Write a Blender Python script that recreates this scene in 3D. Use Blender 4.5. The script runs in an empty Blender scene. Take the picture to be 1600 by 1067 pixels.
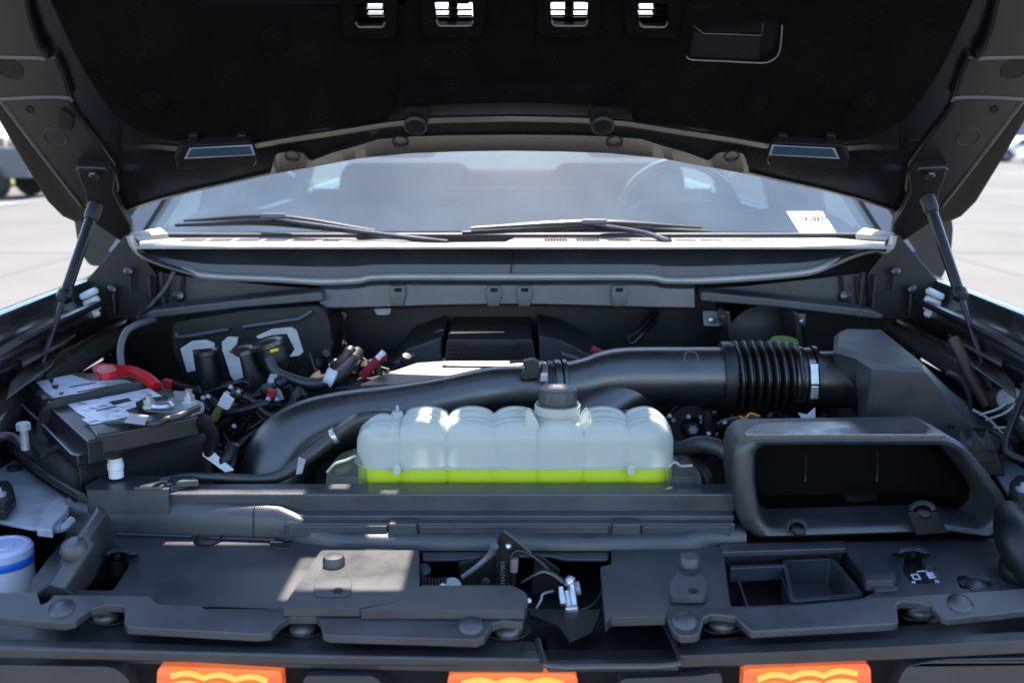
import bpy, bmesh, math, random
from mathutils import Vector, Matrix
from mathutils.geometry import tessellate_polygon
R = math.radians
random.seed(4)
sc = bpy.context.scene
COL = sc.collection

# ------------------------------------------------------------------ camera
PITCH = R(11.6); FPX = 1555.0; CAMZ = 1.6
cd = bpy.data.cameras.new('camera'); cam = bpy.data.objects.new('camera', cd); COL.objects.link(cam)
cam.location = (0, 0, CAMZ); cam.rotation_euler = (R(90) - PITCH, 0, 0)
cd.sensor_width = 36; cd.lens = 36 * FPX / 1600; cd.clip_start = .05; cd.clip_end = 3000
cd.dof.use_dof = True; cd.dof.focus_distance = 1.56; cd.dof.aperture_fstop = 4.5
sc.camera = cam

# ------------------------------------------------------------------ sky, sun, exposure
SUN_EL = 62.0; SUN_AZ = 2.0       # the sun stands behind the truck (+Y), a little to the right
w = bpy.data.worlds.new('World'); sc.world = w; w.use_nodes = True
nt = w.node_tree; nt.nodes.clear()
sky = nt.nodes.new('ShaderNodeTexSky'); sky.sky_type = 'NISHITA'; sky.sun_disc = False
sky.sun_elevation = R(SUN_EL); sky.sun_rotation = R(SUN_AZ); sky.air_density = 1.0; sky.dust_density = .6; sky.ozone_density = 1.2
bg = nt.nodes.new('ShaderNodeBackground'); bg.inputs[1].default_value = .15
wo = nt.nodes.new('ShaderNodeOutputWorld')
nt.links.new(sky.outputs[0], bg.inputs[0]); nt.links.new(bg.outputs[0], wo.inputs[0])
sd = bpy.data.lights.new('sun', 'SUN'); sd.energy = 3.5; sd.angle = R(.6); sd.color = (1, .89, .76)
so = bpy.data.objects.new('sun', sd); COL.objects.link(so); so.location = (0, 8, 12)
sdir = Vector((math.sin(R(SUN_AZ)) * math.cos(R(SUN_EL)), math.cos(R(SUN_AZ)) * math.cos(R(SUN_EL)), math.sin(R(SUN_EL))))
so.rotation_euler = sdir.to_track_quat('Z', 'Y').to_euler()
vs = sc.view_settings; vs.view_transform = 'Standard'; vs.look = 'None'; vs.gamma = 1; vs.use_curve_mapping = False
vs.exposure = 1.72

# ------------------------------------------------------------------ where a line of sight meets a plane of the place
def ray(px, py):
    u = (px - 800) / FPX; v = (533.5 - py) / FPX
    c, s = math.cos(PITCH), math.sin(PITCH)
    return Vector((u, c + v * s, -s + v * c))
def P(px, py, Y):
    d = ray(px, py); k = Y / d.y
    return Vector((d.x * k, Y, CAMZ + d.z * k))
def PZ(px, py, z):
    d = ray(px, py); k = (z - CAMZ) / d.z
    return Vector((d.x * k, d.y * k, z))
def PX(px, py, X):
    d = ray(px, py); k = X / d.x
    return Vector((X, d.y * k, CAMZ + d.z * k))
HT = R(48)
HN = Vector((0, -math.sin(HT), -math.cos(HT)))            # normal of the hood's underside
HO = Vector((0, 2.1, 1.45))
def PH(px, py, off=0.0):
    d = ray(px, py); o = HO + HN * off
    k = (o - Vector((0, 0, CAMZ))).dot(HN) / d.dot(HN)
    return Vector((0, 0, CAMZ)) + d * k
def mx(pts, c=797):                                         # mirror pixel points about the truck's middle
    return [(2 * c - p[0],) + tuple(p[1:]) for p in pts]

# ------------------------------------------------------------------ materials
MATS = {}
def mat(name, col, rough=.5, metal=0, spec=.5, bump=0, bscale=400, var=0, vscale=12, coat=0, coat_r=.1, sheen=0, trans=0, emis=None, estr=0, dust=0, sss=0):
    if name in MATS: return MATS[name]
    m = bpy.data.materials.new(name); m.use_nodes = True; n = m.node_tree.nodes; L = m.node_tree.links
    b = n['Principled BSDF']
    b.inputs['Base Color'].default_value = (*col, 1); b.inputs['Roughness'].default_value = rough
    b.inputs['Metallic'].default_value = metal; b.inputs['Specular IOR Level'].default_value = spec
    b.inputs['Coat Weight'].default_value = coat; b.inputs['Coat Roughness'].default_value = coat_r
    b.inputs['Sheen Weight'].default_value = sheen; b.inputs['Transmission Weight'].default_value = trans
    if sss:
        b.inputs['Subsurface Weight'].default_value = sss; b.inputs['Subsurface Radius'].default_value = (.02, .025, .02)
    if emis: b.inputs['Emission Color'].default_value = (*emis, 1); b.inputs['Emission Strength'].default_value = estr
    tc = n.new('ShaderNodeTexCoord')
    if bump:
        t = n.new('ShaderNodeTexNoise'); t.inputs['Scale'].default_value = bscale; t.inputs['Detail'].default_value = 3
        L.new(tc.outputs['Object'], t.inputs['Vector'])
        bp = n.new('ShaderNodeBump'); bp.inputs['Strength'].default_value = bump; bp.inputs['Distance'].default_value = .001
        L.new(t.outputs[0], bp.inputs['Height']); L.new(bp.outputs[0], b.inputs['Normal'])
    if var or dust:
        t = n.new('ShaderNodeTexNoise'); t.inputs['Scale'].default_value = vscale; t.inputs['Detail'].default_value = 6; t.inputs['Roughness'].default_value = .65
        L.new(tc.outputs['Object'], t.inputs['Vector'])
        r = n.new('ShaderNodeMapRange'); r.inputs[1].default_value = .3; r.inputs[2].default_value = .7
        r.inputs[3].default_value = max(0, rough - var); r.inputs[4].default_value = min(1, rough + var)
        L.new(t.outputs[0], r.inputs[0]); L.new(r.outputs[0], b.inputs['Roughness'])
        c = n.new('ShaderNodeMix'); c.data_type = 'RGBA'
        c.inputs[6].default_value = (*[x * .82 for x in col], 1); c.inputs[7].default_value = (*[min(1, x * 1.18 + dust) for x in col], 1)
        r2 = n.new('ShaderNodeMapRange'); r2.inputs[1].default_value = .35; r2.inputs[2].default_value = .68
        L.new(t.outputs[0], r2.inputs[0]); L.new(r2.outputs[0], c.inputs[0]); L.new(c.outputs[2], b.inputs['Base Color'])
        if dust:    # fine pale specks of dust lying on the surface
            v = n.new('ShaderNodeTexVoronoi'); v.inputs['Scale'].default_value = 170; L.new(tc.outputs['Object'], v.inputs['Vector'])
            lt = n.new('ShaderNodeMath'); lt.operation = 'LESS_THAN'; lt.inputs[1].default_value = .10; L.new(v.outputs['Distance'], lt.inputs[0])
            sp = n.new('ShaderNodeMath'); sp.operation = 'MULTIPLY'; sp.inputs[1].default_value = .35
            wn = n.new('ShaderNodeTexNoise'); wn.inputs['Scale'].default_value = 23; L.new(tc.outputs['Object'], wn.inputs['Vector'])
            g = n.new('ShaderNodeMath'); g.operation = 'GREATER_THAN'; g.inputs[1].default_value = .60; L.new(wn.outputs[0], g.inputs[0])
            mm = n.new('ShaderNodeMath'); mm.operation = 'MULTIPLY'; L.new(lt.outputs[0], mm.inputs[0]); L.new(g.outputs[0], mm.inputs[1])
            L.new(mm.outputs[0], sp.inputs[0])
            c2 = n.new('ShaderNodeMix'); c2.data_type = 'RGBA'; c2.inputs[7].default_value = (.35, .33, .30, 1)
            L.new(sp.outputs[0], c2.inputs[0]); L.new(c.outputs[2], c2.inputs[6]); L.new(c2.outputs[2], b.inputs['Base Color'])
    MATS[name] = m; return m

M_PLAS = mat('grained black plastic', (.021, .0245, .032), .42, spec=1.0, bump=.35, bscale=650, var=.12, vscale=9, dust=.016)
M_PLAS2 = mat('grey black moulded plastic', (.028, .0325, .042), .39, spec=1.0, bump=.35, bscale=600, var=.12, vscale=7, dust=.016)
M_TUBE = mat('smooth black intake plastic', (.0085, .0095, .0115), .32, spec=1.4, bump=.15, bscale=700, var=.06, vscale=14, dust=.004)
M_DARK = mat('dark plastic', (.0065, .0068, .0082), .45, spec=.6, bump=.2, bscale=500, var=.08)
M_BLACK = mat('near black rubber', (.006, .006, .0065), .5, bump=.2, bscale=300)
M_RUB = mat('rubber hose', (.020, .020, .022), .45, spec=.8, bump=.25, bscale=260, var=.08)
M_RIB = mat('bellows rubber', (.006, .006, .0065), .33, spec=.9, var=.05)
M_PAINT = mat('black body paint', (.008, .008, .009), .28, coat=.6, coat_r=.06, var=.05, vscale=6)
M_EPAINT = mat('satin black sheet metal', (.012, .0115, .012), .28, spec=1.1, var=.08, vscale=10, bump=.06, bscale=200, dust=.004)
M_FRAME = mat('grey primed hood sheet', (.011, .0102, .0108), .34, spec=.8, var=.08, vscale=9, bump=.05, bscale=150)
M_FELT = mat('black felt liner', (.0050, .0044, .0044), .95, spec=.05, bump=.8, bscale=700, var=.02, sheen=.01, dust=.0006)
M_FELTE = mat('frayed felt edge', (.20, .185, .165), .95, bump=1.0, bscale=500)
M_JACK = mat('felted battery jacket', (.022, .022, .025), .95, spec=.2, bump=1.0, bscale=500, sheen=.1)
M_STEEL = mat('zinc plated steel', (.62, .62, .63), .32, metal=.9, var=.12, vscale=40)
M_BRKT = mat('grey bracket', (.36, .38, .42), .5, metal=.25, var=.1, vscale=30)
M_RAIL = mat('glossy sheet metal paint', (.11, .10, .092), .24, metal=.35, spec=1.2, coat=.4, coat_r=.1, var=.05, vscale=12, dust=.01)
M_SHEET = mat('scuffed grey sheet metal', (.34, .38, .44), .38, metal=.15, var=.12, vscale=14, dust=.03)
M_WHITE = mat('white plastic', (.70, .74, .76), .42, var=.05)
M_RED = mat('red plastic', (.50, .012, .018), .38, var=.05)
M_BLUE = mat('blue plastic', (.02, .14, .62), .4)
M_TAG = mat('grey fabric tag', (.42, .38, .38), .8, bump=.5, bscale=300)
M_GRN = mat('green plastic', (.07, .16, .015), .5)
M_OLIVE = mat('olive plug', (.16, .17, .05), .5)
M_ORG = mat('orange plastic', (.8, .22, .02), .4)
M_YEL = mat('yellow plastic', (.9, .6, .02), .4)
M_VOID = mat('shade black cavity', (.004, .004, .005), .9)  # near-black colour stands for the shade inside openings
M_CHARC = mat('charcoal rubber seal', (.28, .27, .26), .2, spec=1.6, var=.04)
M_COWL = mat('cowl plastic', (.030, .033, .040), .42, spec=.9, bump=.3, bscale=500, var=.06, dust=.012)
M_TYRE = mat('tyre rubber', (.02, .02, .021), .8, bump=.5, bscale=60)
M_RIM = mat('alloy rim', (.25, .25, .26), .35, metal=.8)
M_WRINK = mat('engine cover plastic', (.024, .027, .033), .45, bump=.3, bscale=300)

def translucent(name, col, opac, rough=.3, tcol=None):
    m = bpy.data.materials.new(name); m.use_nodes = True; n = m.node_tree.nodes; L = m.node_tree.links; n.clear()
    out = n.new('ShaderNodeOutputMaterial')
    d = n.new('ShaderNodeBsdfDiffuse'); d.inputs[0].default_value = (*col, 1)
    t = n.new('ShaderNodeBsdfTranslucent'); t.inputs[0].default_value = (*(tcol or col), 1)
    m1 = n.new('ShaderNodeMixShader'); m1.inputs[0].default_value = .42; L.new(d.outputs[0], m1.inputs[1]); L.new(t.outputs[0], m1.inputs[2])
    tr = n.new('ShaderNodeBsdfTransparent'); tr.inputs[0].default_value = (.93, .97, .95, 1)
    m2 = n.new('ShaderNodeMixShader'); m2.inputs[0].default_value = opac
    if opac > .5:       # walls seen edge-on hide more of what is behind them
        la = n.new('ShaderNodeLayerWeight'); la.inputs[0].default_value = .35
        ma = n.new('ShaderNodeMapRange'); ma.inputs[3].default_value = opac; ma.inputs[4].default_value = 1; L.new(la.outputs['Facing'], ma.inputs[0]); L.new(ma.outputs[0], m2.inputs[0])
    L.new(tr.outputs[0], m2.inputs[1]); L.new(m1.outputs[0], m2.inputs[2])
    g = n.new('ShaderNodeBsdfGlossy'); g.inputs['Roughness'].default_value = rough
    lw = n.new('ShaderNodeFresnel'); lw.inputs[0].default_value = 1.45
    m3 = n.new('ShaderNodeMixShader'); L.new(lw.outputs[0], m3.inputs[0]); L.new(m2.outputs[0], m3.inputs[1]); L.new(g.outputs[0], m3.inputs[2])
    tc = n.new('ShaderNodeTexCoord'); ns = n.new('ShaderNodeTexNoise'); ns.inputs['Scale'].default_value = 120; L.new(tc.outputs['Object'], ns.inputs['Vector'])
    bp = n.new('ShaderNodeBump'); bp.inputs['Strength'].default_value = .15; bp.inputs['Distance'].default_value = .001
    L.new(ns.outputs[0], bp.inputs['Height'])
    for q in (d, t, g): L.new(bp.outputs[0], q.inputs['Normal'])
    L.new(m3.outputs[0], out.inputs[0]); MATS[name] = m; return m
M_TANK = translucent('milky translucent plastic', (.90, .95, .88), .74, rough=.16, tcol=(.88, .94, .76))
M_TANKLO = translucent('milky plastic, thin lower shell', (.78, .90, .82), .07)
M_COOL = mat('lime green coolant', (.86, .98, .004), .25, sss=.3)

def glass(name, tint, haze, hcol=(.5, .55, .6)):
    m = bpy.data.materials.new(name); m.use_nodes = True; n = m.node_tree.nodes; L = m.node_tree.links; n.clear()
    out = n.new('ShaderNodeOutputMaterial')
    tr = n.new('ShaderNodeBsdfTransparent'); tr.inputs[0].default_value = (*tint, 1)
    g = n.new('ShaderNodeBsdfGlossy'); g.inputs['Roughness'].default_value = .02
    fr = n.new('ShaderNodeFresnel'); fr.inputs[0].default_value = 1.52
    k = n.new('ShaderNodeMath'); k.operation = 'MULTIPLY'; k.inputs[1].default_value = 1.35; k.use_clamp = True; L.new(fr.outputs[0], k.inputs[0])
    m1 = n.new('ShaderNodeMixShader'); L.new(k.outputs[0], m1.inputs[0]); L.new(tr.outputs[0], m1.inputs[1]); L.new(g.outputs[0], m1.inputs[2])
    d = n.new('ShaderNodeBsdfDiffuse'); d.inputs[0].default_value = (*hcol, 1)
    tc = n.new('ShaderNodeTexCoord'); ns = n.new('ShaderNodeTexNoise'); ns.inputs['Scale'].default_value = 5; ns.inputs['Detail'].default_value = 5
    L.new(tc.outputs['Object'], ns.inputs['Vector'])
    mr = n.new('ShaderNodeMapRange'); mr.inputs[1].default_value = .3; mr.inputs[2].default_value = .7; mr.inputs[3].default_value = haze * .7; mr.inputs[4].default_value = haze * 1.3
    L.new(ns.outputs[0], mr.inputs[0])
    v = n.new('ShaderNodeTexVoronoi'); v.inputs['Scale'].default_value = 60; L.new(tc.outputs['Object'], v.inputs['Vector'])
    lt = n.new('ShaderNodeMath'); lt.operation = 'LESS_THAN'; lt.inputs[1].default_value = .05; L.new(v.outputs['Distance'], lt.inputs[0])
    ad = n.new('ShaderNodeMath'); ad.operation = 'MULTIPLY_ADD'; ad.inputs[1].default_value = haze * 1.5; L.new(lt.outputs[0], ad.inputs[0]); L.new(mr.outputs[0], ad.inputs[2])
    m2 = n.new('ShaderNodeMixShader'); L.new(ad.outputs[0], m2.inputs[0]); L.new(m1.outputs[0], m2.inputs[1]); L.new(d.outputs[0], m2.inputs[2])
    L.new(m2.outputs[0], out.inputs[0]); MATS[name] = m; return m
M_WIND = glass('dusty sky tinted windshield glass', (.26, .38, .42), .16, (.34, .47, .58))  # dust haze, with the blue sky reflection put into its colour
M_SIDEG = glass('side glass', (.7, .76, .76), .02)

# ------------------------------------------------------------------ objects
WL = {}
def empty(name, loc, label=None, cat=None, group=None):
    o = bpy.data.objects.new(name, None); COL.objects.link(o); o.location = loc; WL[o.name] = Vector(loc); o.empty_display_size = .05
    if label: o['label'] = label
    if cat: o['category'] = cat
    if group: o['group'] = group
    return o
def tag(o, label=None, cat=None, group=None, kind=None):
    for k, v in (('label', label), ('category', cat), ('group', group), ('kind', kind)):
        if v: o[k] = v
    return o
def link(name, V, F, m, parent=None, smooth=38, bevel=0, bseg=3, subsurf=0, label=None, solid=0):
    V = [Vector(v) for v in V]
    lo = Vector([min(v[i] for v in V) for i in range(3)]); hi = Vector([max(v[i] for v in V) for i in range(3)])
    o0 = Vector(((lo.x + hi.x) / 2, (lo.y + hi.y) / 2, lo.z)) if parent is None else (lo + hi) / 2
    me = bpy.data.meshes.new(name); me.from_pydata([v - o0 for v in V], [], F)
    bm = bmesh.new(); bm.from_mesh(me); bmesh.ops.remove_doubles(bm, verts=bm.verts, dist=1e-6); bmesh.ops.recalc_face_normals(bm, faces=bm.faces); bm.to_mesh(me); bm.free()
    if smooth:
        me.polygons.foreach_set('use_smooth', [True] * len(me.polygons))
        me.set_sharp_from_angle(angle=R(smooth))
    if m: me.materials.append(m)
    o = bpy.data.objects.new(name, me); COL.objects.link(o)
    WL[o.name] = o0
    if parent is not None: o.parent = parent; o.location = o0 - WL[parent.name]
    else: o.location = o0
    if solid:
        s = o.modifiers.new('solid', 'SOLIDIFY'); s.thickness = solid; s.offset = -1
    if bevel:
        b = o.modifiers.new('bevel', 'BEVEL'); b.width = bevel; b.segments = bseg; b.limit_method = 'ANGLE'; b.angle_limit = R(30); b.harden_normals = True
    if subsurf:
        s = o.modifiers.new('sub', 'SUBSURF'); s.levels = subsurf; s.render_levels = subsurf
    if label: o['label'] = label
    return o
def join(parts):
    V, F = [], []
    for v, f in parts:
        k = len(V); V += list(v); F += [[i + k for i in q] for q in f]
    return V, F
def prism(pts, ext, holes=()):
    """closed prism from a planar outline (and holes), swept by ext"""
    ext = Vector(ext); loops = [[Vector(p) for p in pts]] + [[Vector(p) for p in h] for h in holes]
    flat = [p for l in loops for p in l]; n = len(flat)
    if not holes and len(pts) <= 4: F = [list(range(n))]
    else: F = [list(t) for t in tessellate_polygon(loops)]
    V = flat + [p + ext for p in flat]
    F2 = F + [[i + n for i in reversed(q)] for q in F]
    k = 0
    for l in loops:
        m_ = len(l)
        for i in range(m_):
            a, b = k + i, k + (i + 1) % m_
            F2.append([a, b, b + n, a + n])
        k += m_
    return V, F2
def box(c, s, rot=None):
    c = Vector(c); V = []
    for x in (-.5, .5):
        for y in (-.5, .5):
            for z in (-.5, .5):
                v = Vector((x * s[0], y * s[1], z * s[2]))
                if rot: v.rotate(rot)
                V.append(c + v)
    return V, [[0, 1, 3, 2], [4, 6, 7, 5], [0, 4, 5, 1], [2, 3, 7, 6], [0, 2, 6, 4], [1, 5, 7, 3]]
def crom(pts, n=8):
    """Catmull-Rom through points given as tuples of any length"""
    pts = [tuple(p) for p in pts]
    if len(pts) < 3: 
        return [tuple(pts[0][j] + (pts[1][j] - pts[0][j]) * i / n for j in range(len(pts[0]))) for i in range(n + 1)]
    q = [tuple(2 * a - b for a, b in zip(pts[0], pts[1]))] + pts + [tuple(2 * a - b for a, b in zip(pts[-1], pts[-2]))]
    out = []
    for i in range(1, len(q) - 2):
        for k in range(n):
            t = k / n; a, b, c, d = q[i - 1], q[i], q[i + 1], q[i + 2]
            out.append(tuple(.5 * ((2 * b[j]) + (-a[j] + c[j]) * t + (2 * a[j] - 5 * b[j] + 4 * c[j] - d[j]) * t * t + (-a[j] + 3 * b[j] - 3 * c[j] + d[j]) * t ** 3) for j in range(len(b))))
    out.append(tuple(pts[-1])); return out
def tube(pts, r, seg=12, n=6, cap=True, flat=1.0, smooth=True, up=None):
    """pts: 3D points; r: radius or one radius per point; flat squashes across the up vector"""
    if not isinstance(r, (list, tuple)): r = [r] * len(pts)
    q = crom([(*p, rr) for p, rr in zip(pts, r)], n) if smooth else [(*p, rr) for p, rr in zip(pts, r)]
    C = [Vector(p[:3]) for p in q]; RR = [p[3] for p in q]
    V, F = [], []; nrm = None
    for i, c in enumerate(C):
        t = (C[min(i + 1, len(C) - 1)] - C[max(i - 1, 0)]).normalized()
        if nrm is None:
            a = Vector(up) if up else (Vector((0, 0, 1)) if abs(t.z) < .9 else Vector((0, 1, 0)))
            nrm = (a - t * a.dot(t)).normalized()
        else: nrm = (nrm - t * nrm.dot(t)).normalized()
        b = t.cross(nrm)
        for k in range(seg):
            a = 2 * math.pi * k / seg
            V.append(c + nrm * math.cos(a) * RR[i] * flat + b * math.sin(a) * RR[i])
    for i in range(len(C) - 1):
        for k in range(seg):
            a = i * seg + k; b = i * seg + (k + 1) % seg
            F.append([a, b, b + seg, a + seg])
    if cap: F.append(list(range(seg))[::-1]); F.append([len(V) - seg + k for k in range(seg)])
    return V, F
def lathe(prof, c, axis=(0, 0, 1), seg=24, cap=True, wob=None):
    """prof: (radius, height) pairs turned about axis through c"""
    ax = Vector(axis).normalized(); c = Vector(c)
    a = Vector((1, 0, 0)) if abs(ax.x) < .9 else Vector((0, 1, 0)); a = (a - ax * a.dot(ax)).normalized(); b = ax.cross(a)
    V, F = [], []
    for i, (r, h) in enumerate(prof):
        for k in range(seg):
            t = 2 * math.pi * k / seg; rr = r * (wob(t, i) if wob else 1)
            V.append(c + ax * h + a * math.cos(t) * rr + b * math.sin(t) * rr)
    for i in range(len(prof) - 1):
        for k in range(seg):
            p = i * seg + k; q = i * seg + (k + 1) % seg; F.append([p, q, q + seg, p + seg])
    if cap: F.append(list(range(seg))[::-1]); F.append([len(V) - seg + k for k in range(seg)])
    return V, F
def loft(rows, closed=False, caps=False):
    V, F = [], []; n = len(rows[0])
    for r in rows: V += [Vector(p) for p in r]
    for i in range(len(rows) - 1):
        for k in range(n if closed else n - 1):
            a = i * n + k; b = i * n + (k + 1) % n; F.append([a, b, b + n, a + n])
    if caps: F.append(list(range(n))[::-1]); F.append([len(V) - n + k for k in range(n)])
    return V, F
def interp(poly, x):
    for (x0, y0), (x1, y1) in zip(poly, poly[1:]):
        if x <= x1: 
            t = (x - x0) / (x1 - x0) if x1 > x0 else 0
            return y0 + (y1 - y0) * max(0, t)
    return poly[-1][1]
def rnd(pts, r, n=4):
    """round the corners of a 2D outline"""
    out = []; N = len(pts)
    for i in range(N):
        p = Vector(pts[i][:2]); a = Vector(pts[i - 1][:2]); b = Vector(pts[(i + 1) % N][:2])
        da, db = (a - p), (b - p); k = min(r, da.length * .45, db.length * .45)
        s, e = p + da.normalized() * k, p + db.normalized() * k
        for j in range(n + 1):
            t = j / n; q = s * (1 - t) ** 2 + p * 2 * t * (1 - t) + e * t * t; out.append((q.x, q.y))
    return out
def cap_fan(V, F, ring): 
    F.append(list(ring)); return V, F
def text(name, body, size, origin, right, upv, m, parent, extrude=.0004, off=.0006, sx=1.0):
    cu = bpy.data.curves.new(name, 'FONT'); cu.body = body; cu.size = size; cu.extrude = extrude; cu.resolution_u = 2
    tmp = bpy.data.objects.new(name, cu); me = bpy.data.meshes.new_from_object(tmp); bpy.data.objects.remove(tmp); bpy.data.curves.remove(cu)
    r = Vector(right).normalized(); u = Vector(upv); u = (u - r * u.dot(r)).normalized(); nn = r.cross(u)
    V = [Vector(origin) + r * v.co.x * sx + u * v.co.y + nn * (v.co.z + off) for v in me.vertices]; F = [list(p.vertices) for p in me.polygons]
    bpy.data.meshes.remove(me)
    return link(name, V, F, m, parent, smooth=0)
def copy_tree(o, off, parent=None):
    c = o.copy(); COL.objects.link(c); WL[c.name] = WL[o.name] + (Vector(off))
    if parent is None: c.location = o.location + Vector(off)
    else: c.parent = parent
    for ch in list(o.children): copy_tree(ch, off, c)
    return c
def shift_part(o, off):                                     # another copy of a part on the same thing
    c = o.copy(); COL.objects.link(c); c.location = o.location + Vector(off); WL[c.name] = WL[o.name] + Vector(off)
    for ch in list(o.children):
        d = ch.copy(); COL.objects.link(d); d.parent = c; WL[d.name] = WL[ch.name] + Vector(off)
    return c
PATCH_SLOTS = [(-.53, -.27, .527, .550), (-.235, -.05, .558, .568), (-.27, -.12, .592, .71), (-.174, -.150, .527, .538), (-.100, -.076, .527, .538)]  # added slots out of view, cut to throw sun patches on the cover
# ================================================================== SETTING
def ground_mat():
    m = bpy.data.materials.new('pale concrete'); m.use_nodes = True; n = m.node_tree.nodes; L = m.node_tree.links; b = n['Principled BSDF']
    b.inputs['Roughness'].default_value = .85; tc = n.new('ShaderNodeTexCoord')
    a = n.new('ShaderNodeTexNoise'); a.inputs['Scale'].default_value = .25; a.inputs['Detail'].default_value = 8; L.new(tc.outputs['Object'], a.inputs['Vector'])
    f = n.new('ShaderNodeTexNoise'); f.inputs['Scale'].default_value = 30; f.inputs['Detail'].default_value = 4; L.new(tc.outputs['Object'], f.inputs['Vector'])
    cr = n.new('ShaderNodeValToRGB'); cr.color_ramp.elements[0].color = (.108, .100, .090, 1); cr.color_ramp.elements[1].color = (.156, .146, .133, 1)
    cr.color_ramp.elements[0].position = .3; cr.color_ramp.elements[1].position = .7; L.new(a.outputs[0], cr.inputs[0])
    mm = n.new('ShaderNodeMix'); mm.data_type = 'RGBA'; mm.blend_type = 'OVERLAY'; mm.inputs[0].default_value = .25
    L.new(cr.outputs[0], mm.inputs[6]); L.new(f.outputs[1], mm.inputs[7]); L.new(mm.outputs[2], b.inputs['Base Color']); return m
o = link('parking_lot', [(-900, -900, 0), (900, -900, 0), (900, 900, 0), (-900, 900, 0)], [[0, 1, 2, 3]], ground_mat(), smooth=0); tag(o, 'pale sunlit concrete parking lot', kind='structure')
M_JOINT = mat('joint filler', (.16, .15, .14), .9)
V, F = join([box((-20, y, .003), (60, .03, .004)) for y in range(4, 60, 5)] + [box((x, 25, .0031), (.03, 110, .004)) for x in range(-60, 61, 6)])
o = link('pavement_joint', V, F, M_JOINT, smooth=0); tag(o, 'dark control joints in the concrete of the lot', kind='structure')
M_LINE = mat('worn white paint', (.7, .7, .68), .8, var=.1)
V, F = join([box((x, 24, .008), (.11, 5.4, .003)) for x in [-24 + 2.9 * i for i in range(6)]] + [box((x, 44, .008), (.11, 5.4, .003)) for x in [14 + 2.9 * i for i in range(8)]])
o = link('parking_line', V, F, M_LINE, smooth=0); tag(o, 'worn white bay lines on the concrete', kind='structure')
M_GRASS = mat('dry spring grass', (.20, .22, .05), .95, bump=1, bscale=40)
V, F = box((-30, 34.5, .06), (60, 3.0, .12)); o = link('grass_verge', V, F, M_GRASS, bevel=.04); tag(o, 'yellow green grass strip behind the parked grey pickup', kind='structure')
M_TREE = mat('bare brown twigs', (.13, .095, .075), .95); M_LEAF = mat('dull foliage', (.07, .085, .04), .9); M_BARK = mat('bark', (.09, .07, .055), .9)
def tree(x, y, h, lab):
    t = empty('bare_tree', (x, y, 0), lab, 'tree', 'trees along the edge of the lot')
    V, F = tube([(x, y, 0), (x + .1, y, h * .3), (x - .1, y + .1, h * .55)], [.22, .16, .08], 8); link('trunk', V, F, M_BARK, t)
    pr = []
    for i in range(9):
        a = random.uniform(0, 6.28); r = random.uniform(.15, .38) * h
        pr.append(tube([(x, y, h * random.uniform(.25, .5)), (x + math.cos(a) * r * .5, y + math.sin(a) * r * .5, h * .65), (x + math.cos(a) * r, y + math.sin(a) * r, h * random.uniform(.75, .98))], [.08, .05, .015], 5, 3))
    V, F = join(pr); link('limb', V, F, M_BARK, t)
    V, F = [], []
    for i in range(900):
        a = random.uniform(0, 6.28); el = random.uniform(-1, 1); r = (random.random() ** .4) * h * .36
        c = Vector((x + math.cos(a) * r * math.sqrt(1 - el * el), y + math.sin(a) * r * math.sqrt(1 - el * el), h * .66 + el * r * .9))
        s = random.uniform(.10, .32); d = Vector((random.uniform(-1, 1), random.uniform(-1, 1), random.uniform(-1, 1))).normalized(); e = d.orthogonal().normalized()
        k = len(V); V += [c + d * s, c + e * s * .5, c - d * s, c - e * s * .5]; F.append([k, k + 1, k + 2, k + 3])
    link('crown', V, F, M_TREE if random.random() < .7 else M_LEAF, t, smooth=0)
LBT = ['nearest-left bare brown tree past the parked grey pickup', 'brown twiggy tree behind the grey pickup cab', 'brown leafless tree at the far left edge', 'bare tree left of the hood corner',
       'small brown tree beyond the verge at left', 'tall brown tree past the verge']
for i, (x, y, h) in enumerate([(-19.5, 40, 7.5), (-24, 43, 8), (-29, 41, 7), (-16, 46, 8.5)]): tree(x, y, h, LBT[i])
V, F = [], []
random.seed(21)
for i in range(5000):
    c = Vector((random.uniform(-60, -14), random.uniform(48, 56), random.random() ** 1.3 * (3.6 + 1.2 * math.sin(i * .37)))); s_ = random.uniform(.12, .4)
    d = Vector((random.uniform(-1, 1), random.uniform(-1, 1), random.uniform(-1, 1))).normalized(); e = d.orthogonal().normalized(); k = len(V)
    V += [c + d * s_, c + e * s_ * .4, c - d * s_, c - e * s_ * .4]; F.append([k, k + 1, k + 2, k + 3])
o = link('woodland', V, F, M_TREE, smooth=0); tag(o, 'brown leafless woodland edge beyond the lot at the far left', 'woodland', kind='stuff')
V, F = box((42, 92, 3.0), (40, 10, 6.0)); bt = empty('warehouse', (42, 87, 0), 'low grey warehouse far behind the silver car at right', 'building')
link('wall', V, F, mat('blue grey cladding', (.20, .25, .30), .7, var=.05, vscale=1), bt)
V, F = box((42, 92, 6.15), (40.8, 10.8, .3)); link('roof', V, F, mat('roof edge', (.5, .5, .5), .6), bt)
V, F = box((24, 86.95, 1.3), (2.6, .12, 2.6)); link('door', V, F, M_WHITE, bt)

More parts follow.
